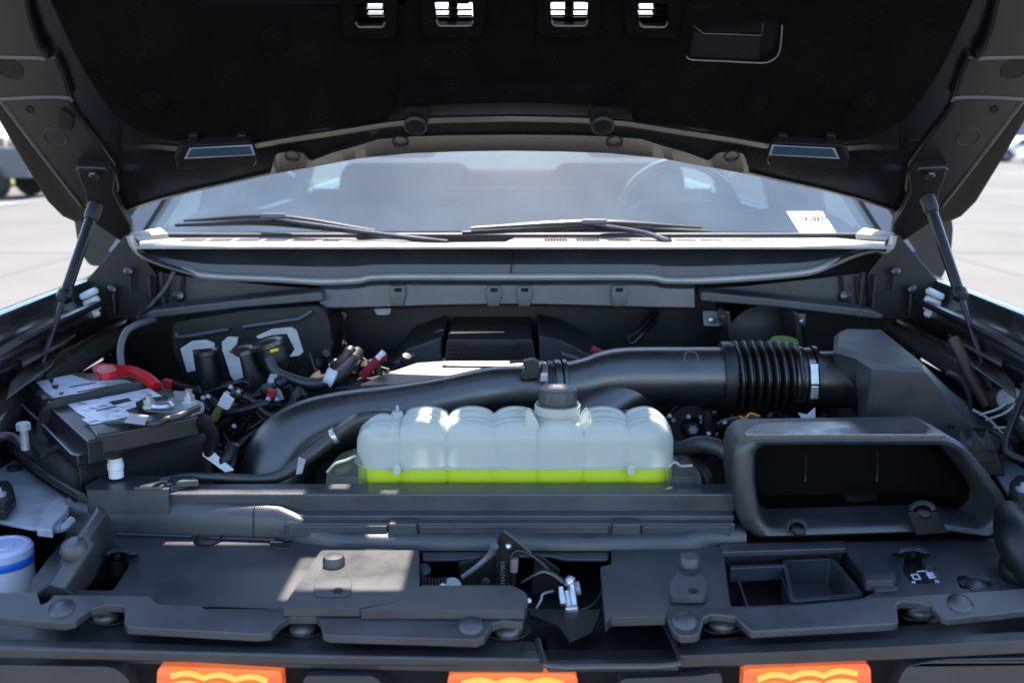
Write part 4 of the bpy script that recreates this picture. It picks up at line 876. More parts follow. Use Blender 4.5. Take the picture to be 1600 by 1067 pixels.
hp('release_tongue', tube([c(722, 902, 1.235), c(745, 885, 1.235), c(766, 866, 1.235), c(773, 852, 1.23)], [.0035, .0035, .004, .006], 8, 3), mat('grey tongue', (.12, .13, .15), .35))
hp('striker_post', tube([c(804, 872, 1.236), c(803, 892, 1.236)], .0055, 10, 1), mat('tan bushing', (.22, .19, .17), .5))
hp('striker_post', tube([c(803, 892, 1.238), c(802, 920, 1.238)], .004, 10, 1), M_DARK)
hp('spring_wire', tube([c(798, 870, 1.236), c(806, 861, 1.236), c(818, 862, 1.236), c(838, 873, 1.236), c(860, 893, 1.23), c(880, 906, 1.22)], .0028, 8, 4), M_DARK)
hp('side_plate', prism([c(836, 866, 1.25), c(850, 872, 1.25), c(875, 890, 1.25), c(872, 930, 1.25), c(830, 930, 1.25)], (0, .004, 0)), M_BLACK, bevel=.001)
hp('lever', tube([c(815, 910, 1.225), c(838, 897, 1.222), c(852, 893, 1.22), (c(868, 900, 1.215)), c(880, 910, 1.21)], [.0022, .003, .0035, .003, .003], 8, 3), M_EPAINT)
hp('lever', tube([c(838, 950, 1.19), c(846, 936, 1.195), c(848, 928, 1.20), c(864, 923, 1.21)], .0016, 6, 3), M_BRKT)
rl = hp('release_catch', prism([c(882, 950, 1.165), c(904, 948, 1.165), c(908, 974, 1.165), c(886, 977, 1.165)], (0, .012, 0)), M_STEEL, bevel=.003)
for a, b, d_, e in ((876, 916, 880, 944), (886, 922, 889, 948), (893, 912, 898, 946)):
    link('catch_rod', *tube([c(a, b, 1.185), c((a + d_) / 2, (b + e) / 2, 1.18), c(d_, e, 1.17)], [.0032, .0042, .0038], 8, 2), M_STEEL, rl)
link('catch_roller', *lathe([(.009, -.008), (.009, .008)], c(897, 920, 1.20), (1, 0, .2), 14), M_BRKT, rl)
link('catch_knuckle', *lathe([(.002, -.008), (.007, -.003), (.007, .004), (.002, .008)], c(890, 908, 1.19), (1, .2, .6), 10), M_STEEL, rl)
for i in range(9): hp('spring_coil', lathe([(.0115, -.0015), (.013, 0), (.0115, .0015)], c(652 + i * 5.2, 918 - abs(i - 5) * .8, 1.19 + i * .002), (1, .15, -.2), 14), M_DARK)
hp('plug', lathe([(.010, 0), (.010, .006), (.006, .009)], c(662, 893, 1.24), (0, -.6, 1), 12), M_DARK)
hp('bolt_head', lathe([(.013, 0), (.012, .005), (.004, .008)], c(706, 917, 1.20), (0, -.5, 1), 16), M_BRKT)
hp('bolt_head', lathe([(.004, 0), (.004, .004), (.001, .005)], c(692, 918, 1.185), (0, -.5, 1), 12), M_WHITE)
hp('rivet', lathe([(.006, 0), (.006, .003), (.002, .004)], c(758, 908, 1.243), (0, -1, .2), 14), M_DARK)
hp('rivet', lathe([(.0035, 0), (.0035, .003), (.001, .004)], c(826, 938, 1.19), (0, -1, .4), 12), M_STEEL)
hp('lower_plate', prism([PZ(a, b, 1.012) for a, b in ((825, 950), (940, 952), (935, 968), (925, 985), (890, 1000), (870, 975), (828, 960))], (0, 0, -.004)), M_DARK, bevel=.001)
hp('release_cable', tube([c(945, 892, 1.22), c(940, 925, 1.20), c(925, 946, 1.18), c(900, 955, 1.17)], .0022, 8, 4), M_DARK)

# ================================================================== AIR INLET SCOOP
sc_ = empty('air_inlet_scoop', (.39, 1.34, 1.03), 'wide black air inlet scoop with an open mouth at the right of the bar', 'air scoop')
OUT = rnd([(1147, 752), (1149, 706), (1168, 685), (1482, 681), (1506, 694), (1541, 733), (1577, 783), (1570, 828), (1553, 842), (1482, 833), (1182, 843), (1155, 818)], 14, 4)
INN = rnd([(1182, 745), (1183, 706), (1196, 697), (1478, 697), (1500, 707), (1530, 746), (1558, 785), (1556, 812), (1535, 828), (1480, 818), (1204, 826), (1190, 806)], 14, 4)
yF = 1.315
def ring(pts, Y, sc=1.0, px0=1360, py0=765): return [P(px0 + (a - px0) * sc, py0 + (b - py0) * sc, Y) for a, b in pts]
def thru(r, dY, sc=1.0, dz=0):
    cx = sum(p.x for p in r) / len(r); cz = sum(p.z for p in r) / len(r)
    return [Vector((cx + (p.x - cx) * sc, p.y + dY, cz + (p.z - cz) * sc + dz)) for p in r]
ro = ring(OUT, yF); ri = ring(INN, yF)
def mixr(a, b, t, dY): return [p.lerp(q, t) + Vector((0, dY, 0)) for p, q in zip(a, b)]
rws = [thru(ro, .105, .97), thru(ro, .06, .985), thru(ro, .02, .995), mixr(ro, ri, .0, .008), mixr(ro, ri, .12, .002), mixr(ro, ri, .4, -.002), mixr(ro, ri, .75, 0), mixr(ro, ri, .93, .004), mixr(ro, ri, 1.0, .012), thru(ri, .035, .985), thru(ri, .07, .96)]
V, F = loft(rws, closed=True); n_ = len(OUT); sh = link('scoop_shell', V, F, M_PLAS, sc_, smooth=50)
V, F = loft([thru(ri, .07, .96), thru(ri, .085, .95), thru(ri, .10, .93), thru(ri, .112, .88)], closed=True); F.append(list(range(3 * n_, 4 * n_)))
link('inner_duct', V, F, mat('shadowed duct wall', (.002, .0022, .0027), .7, spec=.12), sc_, smooth=50)  # depth shade of the duct put into a near-black colour
for x in (1259, 1371): 
    link('mould_line', *tube([P(x, 706, 1.40), P(x, 730, 1.424), P(x - 1, 752, 1.424)], .0008, 5, 2), M_PLAS2, sh)
link('floor_dimple', *lathe([(.026, 0), (.022, .003), (.008, .004), (.0003, .004)], P(1345, 775, 1.415), (0, -.6, 1), 20), M_DARK, sh)
tp = [P(1150, 700, 1.318), P(1168, 684, 1.318), P(1482, 680, 1.318), P(1497, 688, 1.318)]
tpz = 1.199
link('scoop_top', *prism([PZ(a, b, tpz) for a, b in rnd([(1160, 679), (1172, 667), (1194, 660), (1430, 656), (1446, 662), (1460, 674), (1480, 679)], 6)], (0, 0, -.012)), mat('glossy worn duct top', (.03, .03, .033), .22, spec=1.2, var=.1, vscale=20, dust=.02), sc_, bevel=.004)
link('worn_edge', *tube([PZ(1166, 679.5, tpz), PZ(1300, 679, tpz), PZ(1476, 679, tpz)], .0007, 5, 2), M_BRKT, sc_)
for x, y, w_ in ((1245, 827, 19), (1441, 800, 22)):
    q = [(x + math.cos(t) * w_, y - 4 - math.sin(t) * 15) for t in [math.pi * k / 10 for k in range(11)]]
    link('screw_hood', *loft([[P(a, b, 1.302) for a, b in q], [P(x + (a - x) * .86, y + (b - y) * .86, 1.297) for a, b in q], [P(x + (a - x) * .66, y + 1 + (b - y) * .66, 1.298) for a, b in q], [P(x + (a - x) * .6, y + 2 + (b - y) * .6, 1.32) for a, b in q], [P(x + (a - x) * .05, y + 2 + (b - y) * .05, 1.32) for a, b in q]]), M_PLAS, sc_)
    link('screw', *lathe([(.011, 0), (.010, .004), (.006, .006), (.0003, .006)], P(x + 2, y, 1.305), (0, -.6, .8), 16), M_DARK, sc_)
link('scoop_foot', *prism([P(a, b, 1.300) for a, b in ((1418, 800), (1464, 800), (1482, 832), (1432, 836))], (0, .006, 0)), M_DARK, sc_, bevel=.001)
# dark side column at right of the cover
so_ = link('side_duct', *tube([PZ(1575, 800, 1.10), PZ(1592, 840, 1.09), PZ(1622, 880, 1.07), PZ(1670, 930, 1.05)], [.018, .030, .034, .03], 16, 5), M_DARK, rc)
link('side_plug', *lathe([(.03, 0), (.03, .012), (.026, .018), (.0003, .02)], PZ(1600, 893, 1.05), (-.3, -.3, 1), 22), M_BLACK, rc)
# ================================================================== COOLANT TANK
tk = empty('coolant_tank', (0, 1.45, 1.07), 'milky white lobed coolant tank half filled with lime green coolant', 'coolant tank')
xa, xb = P(553, 700, 1.41).x, P(1057, 700, 1.41).x
CR = [P(a, 690, 1.405).x for a in (623, 698, 771, 841, 912, 983)]
YF, YB, ZS = 1.402, 1.505, 1.1215
def crease(x): return max(math.exp(-((x - c_) / .0060) ** 2) for c_ in CR)
def bulge(x):
    e = [xa] + CR + [xb]
    for a, b in zip(e, e[1:]):
        if a <= x <= b: return max(0.0, math.sin(math.pi * (x - a) / (b - a))) ** .45
    return 0
def endf(x):
    d = min(x - xa, xb - x); k = min(1, max(0, d / .042)); return math.sqrt(max(0, 1 - (1 - k) ** 2))
def usec(x, inset=0, low=False):
    g = 1 - bulge(x); e = endf(x); h = 1.197 - ZS
    if x < CR[0] - .012: h *= .93
    pr = [(-1, 0), (-1, .22), (-.995, .45), (-.96, .64), (-.87, .78), (-.72, .87), (-.52, .905), (-.34, .90), (-.24, .905), (-.12, .965), (.08, 1), (.35, 1.0), (.62, .95), (.85, .78), (.97, .5), (1, .2), (1, 0)]
    ym = (YF + YB) / 2; hd = (YB - YF) / 2
    out = []
    for a, b in crom(pr, 3):
        k = (1 - .16 * g); kz = 1 - .19 * g * b
        out.append(Vector((x, ym + a * (hd - inset) * k * (.35 + .65 * e), ZS + b * h * kz * (.55 + .45 * e))))
    return out
N = 170; XS = [xa + (xb - xa) * (.5 - .5 * math.cos(math.pi * i / N)) * 1.0 for i in range(N + 1)]
XS = sorted(set([xa + (xb - xa) * i / N for i in range(N + 1)] + [xa + .001, xa + .002, xb - .001, xb - .002]))
V, F = loft([usec(x) for x in XS], caps=True); us = link('upper_shell', V, F, M_TANK, tk, smooth=80)
def lsec(x, sc=1.0, top=ZS, inset=0, closed=True):
    g = 1 - bulge(x); e = endf(x); ym = (YF + YB) / 2; hd = (YB - YF) / 2 - .003 - inset
    pr = [(-1, 1), (-1, .7), (-.98, .45), (-.93, .2), (-.8, .04), (-.5, 0), (.5, 0), (.8, .04), (1, .4), (1, 1)]
    zb_ = 1.076 + inset
    return [Vector((x, ym + a * hd * (1 - .15 * g) * (.35 + .65 * e), zb_ + (top - zb_) * b)) for a, b in pr]
V, F = loft([lsec(x) for x in XS], caps=False); link('lower_shell', V, F, M_TANKLO, tk, smooth=80)
V, F = loft([lsec(min(max(x, xa + .002), xb - .002), top=1.1198, inset=.0012) for x in XS], closed=True, caps=True); link('coolant', V, F, M_COOL, tk, smooth=80)
def flr(x, o):
    e = endf(x); ym = (YF + YB) / 2; hd = (YB - YF) / 2 + o
    return ym - hd * (.4 + .6 * e) * (1 - .05 * (1 - bulge(x))), ym + hd * (.4 + .6 * e)
fl = []
xe = [xa - .004] + XS[2:-2:3] + [xb + .004]
for x in xe: fl.append((x, flr(min(max(x, xa), xb), .0035)[0]))
bk = [(x, flr(min(max(x, xa), xb), .0035)[1]) for x in xe[::-1]]
link('weld_flange', *prism([Vector((x, y, ZS + .002)) for x, y in fl + bk], (0, 0, -.0035)), M_TANK, tk, bevel=.0008)
for a in (620, 986): link('weld_tab', *lathe([(.0055, 0), (.0055, .003)], P(a, 736, 1.397), (0, -1, 0), 16), M_TANK, tk)
# shoulder fins beside the neck, mounting wings
for q in ([(821, 672), (820, 642), (829, 641), (838, 656), (843, 664), (842, 676)], [(921, 678), (922, 643), (917, 640), (910, 648), (905, 664), (908, 676)]):
    link('shoulder_fin', *prism([P(a, b, 1.415) for a, b in q], (0, .018, 0)), M_TANK, tk, bevel=.003)
for q in ([(508, 762), (511, 738), (524, 724), (540, 719), (556, 712), (572, 735), (572, 762)], [(1040, 762), (1040, 735), (1054, 722), (1064, 728), (1082, 727), (1094, 738), (1098, 762)]):
    link('mounting_wing', *prism([P(a, b, 1.41) for a, b in rnd(q, 6)], (0, .05, 0)), M_TANKLO, tk, bevel=.006)
    link('mounting_wing_rim', *tube([P(a, b, 1.412) for a, b in q[1:-2]], .002, 6, 3), M_TANK, tk)
for a in (620, 986): link('weld_tab', *lathe([(.006, -.002), (.006, .002)], P(a, 731, 1.398), (0, -1, 0), 16), M_TANK, tk)
for a in (770, 840): link('rubber_pad', *box(P(a, 759, 1.399), (.014, .004, .004)), M_YEL, tk, smooth=0)
nc = P(871, 640, 1.452); nx, ny = nc.x, 1.452
nk = link('filler_neck', *lathe([(.034, 1.168), (.031, 1.178), (.030, 1.188), (.0325, 1.191), (.0345, 1.193), (.0350, 1.200), (.0345, 1.205), (.031, 1.206), (.029, 1.206)], (nx, ny, 0), seg=36), M_TANK, tk)
def wob(t, i): return 1 + (.035 if (t * 12 / 6.283 % 1) > .35 and 1 < i < 6 else 0)
cpn = link('cap', *lathe([(.0325, 1.2065), (.0325, 1.2085), (.0282, 1.2095), (.0285, 1.213), (.0285, 1.226), (.0282, 1.2285), (.0265, 1.2305), (.0003, 1.2306)], (nx, ny, 0), seg=72, wob=wob), M_PLAS, tk, smooth=30)
M_PALE = mat('pale cap print', (.30, .32, .35), .5)
link('cap_symbol', *prism([Vector((nx + x, ny + y, 1.2307)) for x, y in ((-.006, .004), (.006, .004), (.006, .013), (-.006, .013))], (0, 0, .0005), [[Vector((nx + x, ny + y, 1.2307)) for x, y in ((-.0045, .006), (.0045, .006), (.0045, .009), (-.0045, .009))]]), M_PALE, cpn, smooth=0)
for j in range(3): link('cap_symbol', *prism([Vector((nx + x + (j - 1) * .0036, ny + y, 1.2307)) for x, y in ((-.0008, .0095), (.0008, .0095), (.0008, .0125), (-.0008, .0125))], (0, 0, .0006)), M_PALE, cpn, smooth=0)
text('cap_lettering', 'DO NOT OPEN', .0052, (nx - .0155, ny - .003, 1.2308), (1, 0, 0), (0, 1, 0), M_PALE, cpn)
text('cap_lettering', 'WHEN HOT', .0046, (nx - .0115, ny - .010, 1.2308), (1, 0, 0), (0, 1, 0), M_PALE, cpn)

# ================================================================== AIR INTAKE
ai = empty('air_intake_tube', (0, 1.66, 1.14), 'long black air intake tube curving from the left across the bay', 'intake tube')
def at(name, vf, m=M_TUBE, par=ai, **k): return link(name, vf[0], vf[1], m, par, **k)
cl = [(1136, 588, 1.66, .0505), (1060, 588, 1.66, .0505), (985, 588, 1.66, .0500), (950, 591, 1.655, .0480), (920, 597, 1.65, .0430), (880, 603, 1.64, .0400), (830, 607, 1.63, .0400), (770, 611, 1.62, .0410), (700, 625, 1.61, .0400), (620, 642, 1.59, .0440), (540, 658, 1.57, .0500), (480, 678, 1.55, .0550), (445, 710, 1.53, .0590), (432, 760, 1.51, .0600), (430, 820, 1.50, .0600)]
at('tube', tube([P(a, b, Y) for a, b, Y, r in cl], [q[3] for q in cl], 36, 6), smooth=60)
at('mould_seam', tube([P(a, b, Y - r * .42) + Vector((0, 0, r * .60)) for a, b, Y, r in cl[6:12]], .0012, 6, 5), M_TUBE)
# sunlit flat resonator behind the tube
at('resonator', prism([PL(a, b, 1.87, 1.174, .28) for a, b in rnd([(560, 602), (600, 585), (652, 567), (700, 564), (850, 564), (860, 572), (700, 590), (620, 600)], 5)], (0, 0, -.05)), mat('matt resonator plastic', (.07, .067, .062), .42, spec=1.0, bump=.3, bscale=300), bevel=.010, bseg=4)
at('resonator_step', prism([PL(a, b, 1.87, 1.180, .42) for a, b in ((694, 567), (820, 566), (815, 573), (690, 571))], (0, 0, -.01)), M_TUBE, bevel=.002)
# branch dropping behind the tank
at('branch', tube([P(1010, 604, 1.665), P(965, 622, 1.645), P(925, 650, 1.62), P(890, 700, 1.60)], [.040, .045, .047, .047], 28, 6))
# joint cuffs near the middle
for a, r in ((846, .0425), (858, .0425)):
    c0 = P(a, 605, 1.637); at('clamp_band', lathe([(r, -.004), (r + .003, -.004), (r + .003, .004), (r, .004)], c0, (1, .08, -.02), 36), M_DARK if a > 850 else M_EPAINT)
c0 = P(870, 604, 1.638); at('cuff', lathe([(.0405, -.006), (.046, -.005), (.047, 0), (.046, .005), (.0405, .006)], c0, (1, .08, 0), 36), M_TUBE)
c0 = P(881, 603, 1.64); at('cuff', lathe([(.0405, -.005), (.046, -.003), (.046, .003), (.0405, .005)], c0, (1, .08, 0), 36), M_TUBE)
for k in range(7): 
    t = R(40 + k * 5); c0 = P(851, 605, 1.637); at('clamp_tooth', box(c0 + Vector((0, -math.cos(t) * .0462, math.sin(t) * .0462)), (.009, .0022, .001), Matrix.Rotation(-t + R(90), 3, 'X')), M_STEEL, smooth=0)
at('clamp_screw', box(P(850, 600, 1.583) + Vector((0, -.002, .012)), (.012, .010, .014)), M_STEEL, bevel=.002)
at('clip_block', prism([P(a, b, 1.588) for a, b in ((817, 565), (832, 562), (842, 566), (844, 590), (818, 594), (813, 586), (821, 578))], (0, .02, 0)), M_DARK, bevel=.002)
at('clip_tab', prism([PZ(a, b, 1.205) for a, b in ((796, 563), (824, 562), (824, 565), (796, 566))], (0, 0, -.003)), M_DARK)
at('oval_emboss', lathe([(.010, 0), (.0112, .0002), (.0125, 0)], P(1080, 560, 1.60) + Vector((0, .001, .002)), (0, -.75, .6), 24, cap=False))
# bellows: each fold is a part
at('collar', lathe([(.050, -.010), (.058, -.010), (.060, -.006), (.060, .006), (.058, .010), (.052, .010)], P(1134, 588, 1.66), (1, 0, 0), 48), M_DARK)
at('bellows_core', lathe([(.048, -.07), (.048, .07)], P(1192, 588, 1.66), (1, 0, 0), 36), M_RIB)
for i in range(8):
    x = 1150 + i * 13.0; rr = .0625 - .0003 * abs(i - 2) - (.002 if i > 5 else 0)
    at('bellows_fold', lathe([(.047, -.0068), (.052, -.0055), (rr - .003, -.0035), (rr, -.001), (rr, .001), (rr - .003, .0035), (.052, .0055), (.047, .0068)], P(x, 588, 1.66), (1, 0, .06), 48, cap=False), M_RIB)
at('cuff', lathe([(.048, -.010), (.056, -.009), (.056, .008), (.050, .010)], P(1241, 591, 1.66), (1, 0, 0), 40), M_RIB)
at('hose_clamp', lathe([(.0525, -.006), (.0545, -.006), (.0545, .006), (.0525, .006)], P(1257, 592, 1.66), (1, 0, 0), 48), M_STEEL if False else M_EPAINT)
for k in range(12):
    t = R(8 + k * 3.6); at('clamp_tooth', box(P(1257, 592, 1.66) + Vector((0, -math.cos(t) * .0552, math.sin(t) * .0552)), (.011, .0016, .0012), Matrix.Rotation(-t + R(90), 3, 'X')), M_STEEL, smooth=0)
sc0 = P(1257, 592, 1.66) + Vector((0, -.0560, .004))
at('clamp_screw', box(sc0 + Vector((0, -.003, -.012)), (.014, .010, .024)), M_STEEL, bevel=.003)
at('clamp_strap', box(sc0 + Vector((0, .001, .018)), (.013, .002, .034), Matrix.Rotation(R(-20), 3, 'X')), M_STEEL, bevel=.0008)
at('cuff', lathe([(.050, -.004), (.0575, -.003), (.0575, .004), (.050, .005)], P(1268, 592, 1.66), (1, 0, 0), 40), M_RIB)
# ---- filter box
fb = empty('air_filter_box', (.62, 1.62, 1.0), 'angular black air filter box at the right of the bay', 'air filter box')
def fp(name, vf, m=M_PLAS, **k): return link(name, vf[0], vf[1], m, fb, **k)
fp('neck', lathe([(.049, -.03), (.049, .065), (.052, .075)], P(1300, 593, 1.66), (1, 0, 0), 40), M_TUBE)
# lid as rings from top to skirt (same point count)
def r8(pts): return pts
top = [PZ(1312, 519, 1.262), PZ(1324, 514, 1.264), PZ(1376, 515, 1.262), PZ(1443, 569, 1.255), PZ(1440, 574, 1.255), PZ(1366, 566, 1.258), PZ(1338, 549, 1.262), PZ(1308, 541, 1.262)]
mid0 = [p.copy() + Vector(d_) for p, d_ in zip(top, ((-.006, .01, -.01), (0, .012, -.01), (.01, .01, -.01), (.008, -.002, -.008), (.006, -.006, -.008), (-.006, -.008, -.009), (-.004, -.006, -.010), (-.006, -.002, -.01)))]
mid_ = [P(1308, 560, 1.72), P(1330, 540, 1.84), P(1420, 545, 1.82), P(1478, 620, 1.60), P(1462, 640, 1.53), P(1338, 640, 1.53), P(1322, 625, 1.58), P(1305, 600, 1.66)]
low = [P(1308, 600, 1.74), P(1330, 600, 1.88), P(1470, 600, 1.82), P(1540, 664, 1.60), P(1535, 690, 1.50), P(1346, 695, 1.50), P(1341, 650, 1.66), P(1308, 610, 1.74)]
skirt = [P(1308, 640, 1.74), P(1330, 640, 1.86), P(1530, 640, 1.80), P(1568, 672, 1.56), P(1555, 725, 1.43), P(1345, 735, 1.44), P(1340, 690, 1.64), P(1308, 660, 1.74)]
V, F = loft([skirt, low, mid0, top], closed=True); F.append([len(V) - 8 + k for k in range(8)]); fp('lid', (V, F), M_PLAS, bevel=.011, bseg=5, smooth=60)
fp('lid_rim', tube([P(1480, 665, 1.50), P(1545, 672, 1.52), P(1572, 690, 1.50), P(1580, 705, 1.47)], .004, 8, 4), M_DARK)
for a in (1500, 1520, 1540): fp('lid_gusset', prism([P(a, 672, 1.46), P(a + 14, 702, 1.43), P(a - 2, 702, 1.43)], (.003, 0, 0)), M_DARK)
fp('tray', prism([P(1440, 700, 1.44), P(1560, 698, 1.44), P(1572, 745, 1.44), P(1440, 745, 1.44)], (0, .3, 0)), M_DARK, bevel=.004)
fp('lid_dish', prism([P(1476, 612, 1.62), P(1508, 636, 1.56), P(1514, 645, 1.55), P(1500, 648, 1.55), P(1486, 636, 1.57)], (0, .002, .01)), M_DARK, bevel=.002)
# ================================================================== BATTERY
bt = empty('battery', (-.66, 1.5, .95), 'black battery with pale torn labels, a strap and a red terminal cover', 'battery')
def bb(name, vf, m=M_PLAS2, par=bt, **k): return link(name, vf[0], vf[1], m, par, **k)
ZB = 1.185
def Bz(a, b, dz=0): return PZ(a, b, ZB + dz)
M_CASE = mat('battery case', (.012, .0125, .014), .34, spec=.7, bump=.15, bscale=400, var=.08)
lid = [(38, 597), (124, 580), (146, 588), (212, 585), (236, 604), (300, 622), (318, 634), (312, 640), (210, 668), (132, 681), (96, 640), (66, 618)]
bb('lid', prism([Bz(a, b) for a, b in [(36, 598), (122, 581), (212, 588), (316, 634), (136, 690), (98, 656)]], (0, 0, -.035)), M_CASE, bevel=.003)
bb('lid_edge_highlight', tube([Bz(20, 618, -.0295), Bz(66, 662, -.0295), Bz(112, 709, -.0295), Bz(122, 711, -.0295), Bz(220, 682, -.0295), Bz(320, 651, -.0295)], .0016, 6, 2, smooth=False), mat('painted rim highlight', (.22, .23, .26), .35))  # pale tube painted as the highlight along the lid rim
bb('lid_rim', prism([Bz(a, b, -.03) for a, b in [(20, 618), (28, 612), (230, 596), (322, 650), (120, 712), (112, 708)]], (0, 0, -.018)), M_CASE, bevel=.004)
bb('case', prism([Bz(a, b, -.045) for a, b in [(26, 628), (230, 604), (318, 660), (122, 720)]], (0, 0, -.17)), M_CASE, bevel=.003)
bb('lid_step', prism([Bz(a, b, .004) for a, b in [(136, 661), (206, 650), (300, 640), (310, 650), (196, 672), (150, 680)]], (0, 0, -.03)), M_CASE, bevel=.003)
jk = [Bz(a, b, -.062) for a, b in [(16, 640), (200, 612), (322, 668), (312, 694), (190, 716), (120, 742), (68, 716)]]
bb('jacket', prism([Bz(a, b, -.062) for a, b in rnd([(12, 640), (220, 606), (330, 664), (322, 688), (118, 736), (104, 728)], 8)], (0, 0, -.18)), M_JACK, bevel=.006)
# labels
def torn():
    m = bpy.data.materials.new('torn printed label'); m.use_nodes = True; n = m.node_tree.nodes; L = m.node_tree.links; b = n['Principled BSDF']; b.inputs['Roughness'].default_value = .3
    tc = n.new('ShaderNodeTexCoord'); mp = n.new('ShaderNodeMapping'); mp.inputs['Scale'].default_value = (28, 60, 30); L.new(tc.outputs['Object'], mp.inputs[0])
    t = n.new('ShaderNodeTexNoise'); t.inputs['Scale'].default_value = 1; t.inputs['Detail'].default_value = 6; L.new(mp.outputs[0], t.inputs['Vector'])
    cr = n.new('ShaderNodeValToRGB'); e = cr.color_ramp.elements; e[0].position = .36; e[0].color = (.06, .065, .07, 1); e[1].position = .43; e[1].color = (.66, .70, .78, 1)
    k = cr.color_ramp.elements.new(.62); k.color = (.74, .78, .86, 1); k = cr.color_ramp.elements.new(.66); k.color = (.40, .44, .50, 1)
    L.new(t.outputs[0], cr.inputs[0]); L.new(cr.outputs[0], b.inputs['Base Color']); return m
M_LAB = torn()
M_LAB2 = mat('pale battery label', (.60, .66, .76), .3, var=.05)
bb('label', prism([Bz(a, b, .0004) for a, b in [(56, 597), (112, 586), (142, 596), (196, 594), (214, 601), (84, 622), (70, 612)]], (0, 0, .0008)), M_LAB2, smooth=0)
bb('label', prism([Bz(a, b, .0006) for a, b in [(106, 632), (190, 616), (232, 607), (258, 622), (200, 640), (136, 654), (122, 646)]], (0, 0, .0008)), M_LAB, smooth=0)
bb('label', prism([Bz(a, b, .0046) for a, b in [(128, 655), (196, 641), (206, 650), (142, 664)]], (0, 0, .0008)), M_LAB, smooth=0)
for q in ([(76, 593), (84, 592), (82, 600), (79, 599)], [(80, 602), (92, 601), (90, 608), (83, 607)], [(92, 614), (100, 612), (98, 617), (93, 617)], [(108, 604), (150, 597), (150, 598.4), (108, 605.4)], [(120, 612), (200, 598), (200, 599.2), (120, 613.4)], [(150, 641), (182, 634), (182, 635.6), (150, 642.6)], [(170, 628), (200, 622), (206, 626), (178, 633)]):
    bb('print_mark', prism([Bz(a, b, .0014) for a, b in q], (0, 0, .0005)), M_DARK, smooth=0)
bb('vent_lug', prism([Bz(a, b, .006) for a, b in ((62, 616), (72, 614), (74, 622), (66, 624))], (0, 0, -.02)), M_CASE, bevel=.001)
bb('lid_seam', tube([Bz(60, 618, .001), Bz(84, 624, .001), Bz(110, 619, .001), Bz(232, 601, .001)], .0025, 6, 3), M_CASE)
# strap
st = [Bz(66, 690, -.06), Bz(67, 662, -.03), Bz(74, 644, -.008), Bz(92, 632, .004), Bz(130, 622, .004), Bz(180, 611, .004), Bz(222, 604, .004), Bz(234, 606, -.004)]
V, F = tube(st, .0095, 10, 6, flat=.22); bb('strap', (V, F), mat('woven strap', (.03, .03, .033), .6, bump=1.2, bscale=350))
# red cover with arm
rcv = [(149, 585, .020, .018), (162, 580, .024, .020), (182, 580, .024, .016), (205, 580, .022, .0135), (228, 590, .016, .0125), (244, 604, .004, .012)]
V, F = tube([Bz(a, b, dz) for a, b, dz, r in rcv], [q[3] for q in rcv], 6, 4, flat=.75); bb('red_terminal_cover', (V, F), M_RED, smooth=25, bevel=.002)
bb('red_cover_cap', prism([Bz(a, b, .040) for a, b in rnd([(150, 578), (156, 570), (178, 570), (184, 578), (170, 583), (156, 584)], 4)], (0, 0, -.010)), M_RED, bevel=.003)
bb('cable_boot', tube([Bz(240, 601, -.002), Bz(256, 616, -.01), Bz(276, 622, -.02)], .009, 12, 4), M_BLACK)
# negative terminal clamp
M_ST = M_STEEL
bb('terminal_plate', prism([Bz(a, b, .008) for a, b in rnd([(222, 630), (262, 622), (286, 618), (318, 628), (320, 640), (300, 646), (262, 642), (226, 640)], 4)], (0, 0, -.004)), mat('dull lead', (.32, .33, .34), .4, metal=.7), bevel=.001)
bb('terminal_plate', prism([Bz(a, b, .012) for a, b in rnd([(270, 610), (300, 612), (300, 622), (276, 624)], 3)], (0, 0, -.006)), MATS['dull lead'], bevel=.001)
for a, b, r in ((234, 638, .009), (296, 630, .009)):
    bb('terminal_nut', lathe([(r * 1.3, 0), (r * 1.3, .003), (r, .003), (r, .013), (r * .6, .014), (r * .6, .022), (.0005, .023)], Bz(a, b, .008), seg=6), M_ST, smooth=20)
bb('terminal_ring', lathe([(.011, 0), (.016, .001), (.018, .005), (.015, .009), (.011, .007), (.011, 0)], Bz(254, 638, .008), seg=24, cap=False), M_ST)
bb('terminal_well', prism([Bz(a, b, .009) for a, b in ((212, 628), (226, 622), (262, 618), (262, 625), (220, 633))], (0, 0, -.006)), M_VOID)
# top-level cable, tag
gc = [Bz(310, 636, .012), Bz(285, 648, .014), Bz(262, 655, .010), Bz(240, 662, .012), Bz(200, 660, .008), Bz(160, 664, 0), Bz(120, 680, -.02), Bz(88, 700, -.045), Bz(62, 712, -.06), Bz(40, 700, -.04), Bz(18, 682, -.03), Bz(-20, 684, -.03)]
o = link('ground_cable', *tube(gc, [.0045, .0055, .0055, .0052, .005, .005, .005, .005, .006, .007, .007, .007], 10, 6), M_RUB); tag(o, 'thin black cable looping over the battery front to its clamp', 'cable')
o = link('cable_tag', *prism([Bz(a, b, .016) for a, b in ((204, 646), (232, 650), (226, 664), (194, 660))], (0, 0, .001)), M_TAG, smooth=0); tag(o, 'small grey fabric tag wrapped on the battery cable', 'tag')
bc = [Bz(318, 655, 0), Bz(332, 680, -.03), Bz(328, 705, -.06), Bz(345, 715, -.08)]
o = link('corrugated_cable', *tube(bc + [P(352, 720, 1.46), P(362, 700, 1.48), P(356, 740, 1.46)], .010, 12, 8), M_BLACK, bevel=0); tag(o, 'thick black cable hanging at the right side of the battery', 'cable')
o = link('steel_brace', *prism([P(318, 698, 1.47), P(326, 700, 1.47), P(365, 735, 1.44), P(352, 738, 1.44), P(316, 712, 1.47)], (0, .004, 0)), M_WHITE, bevel=.001); tag(o, 'bright bare steel brace between battery and intake tube', 'bracket')
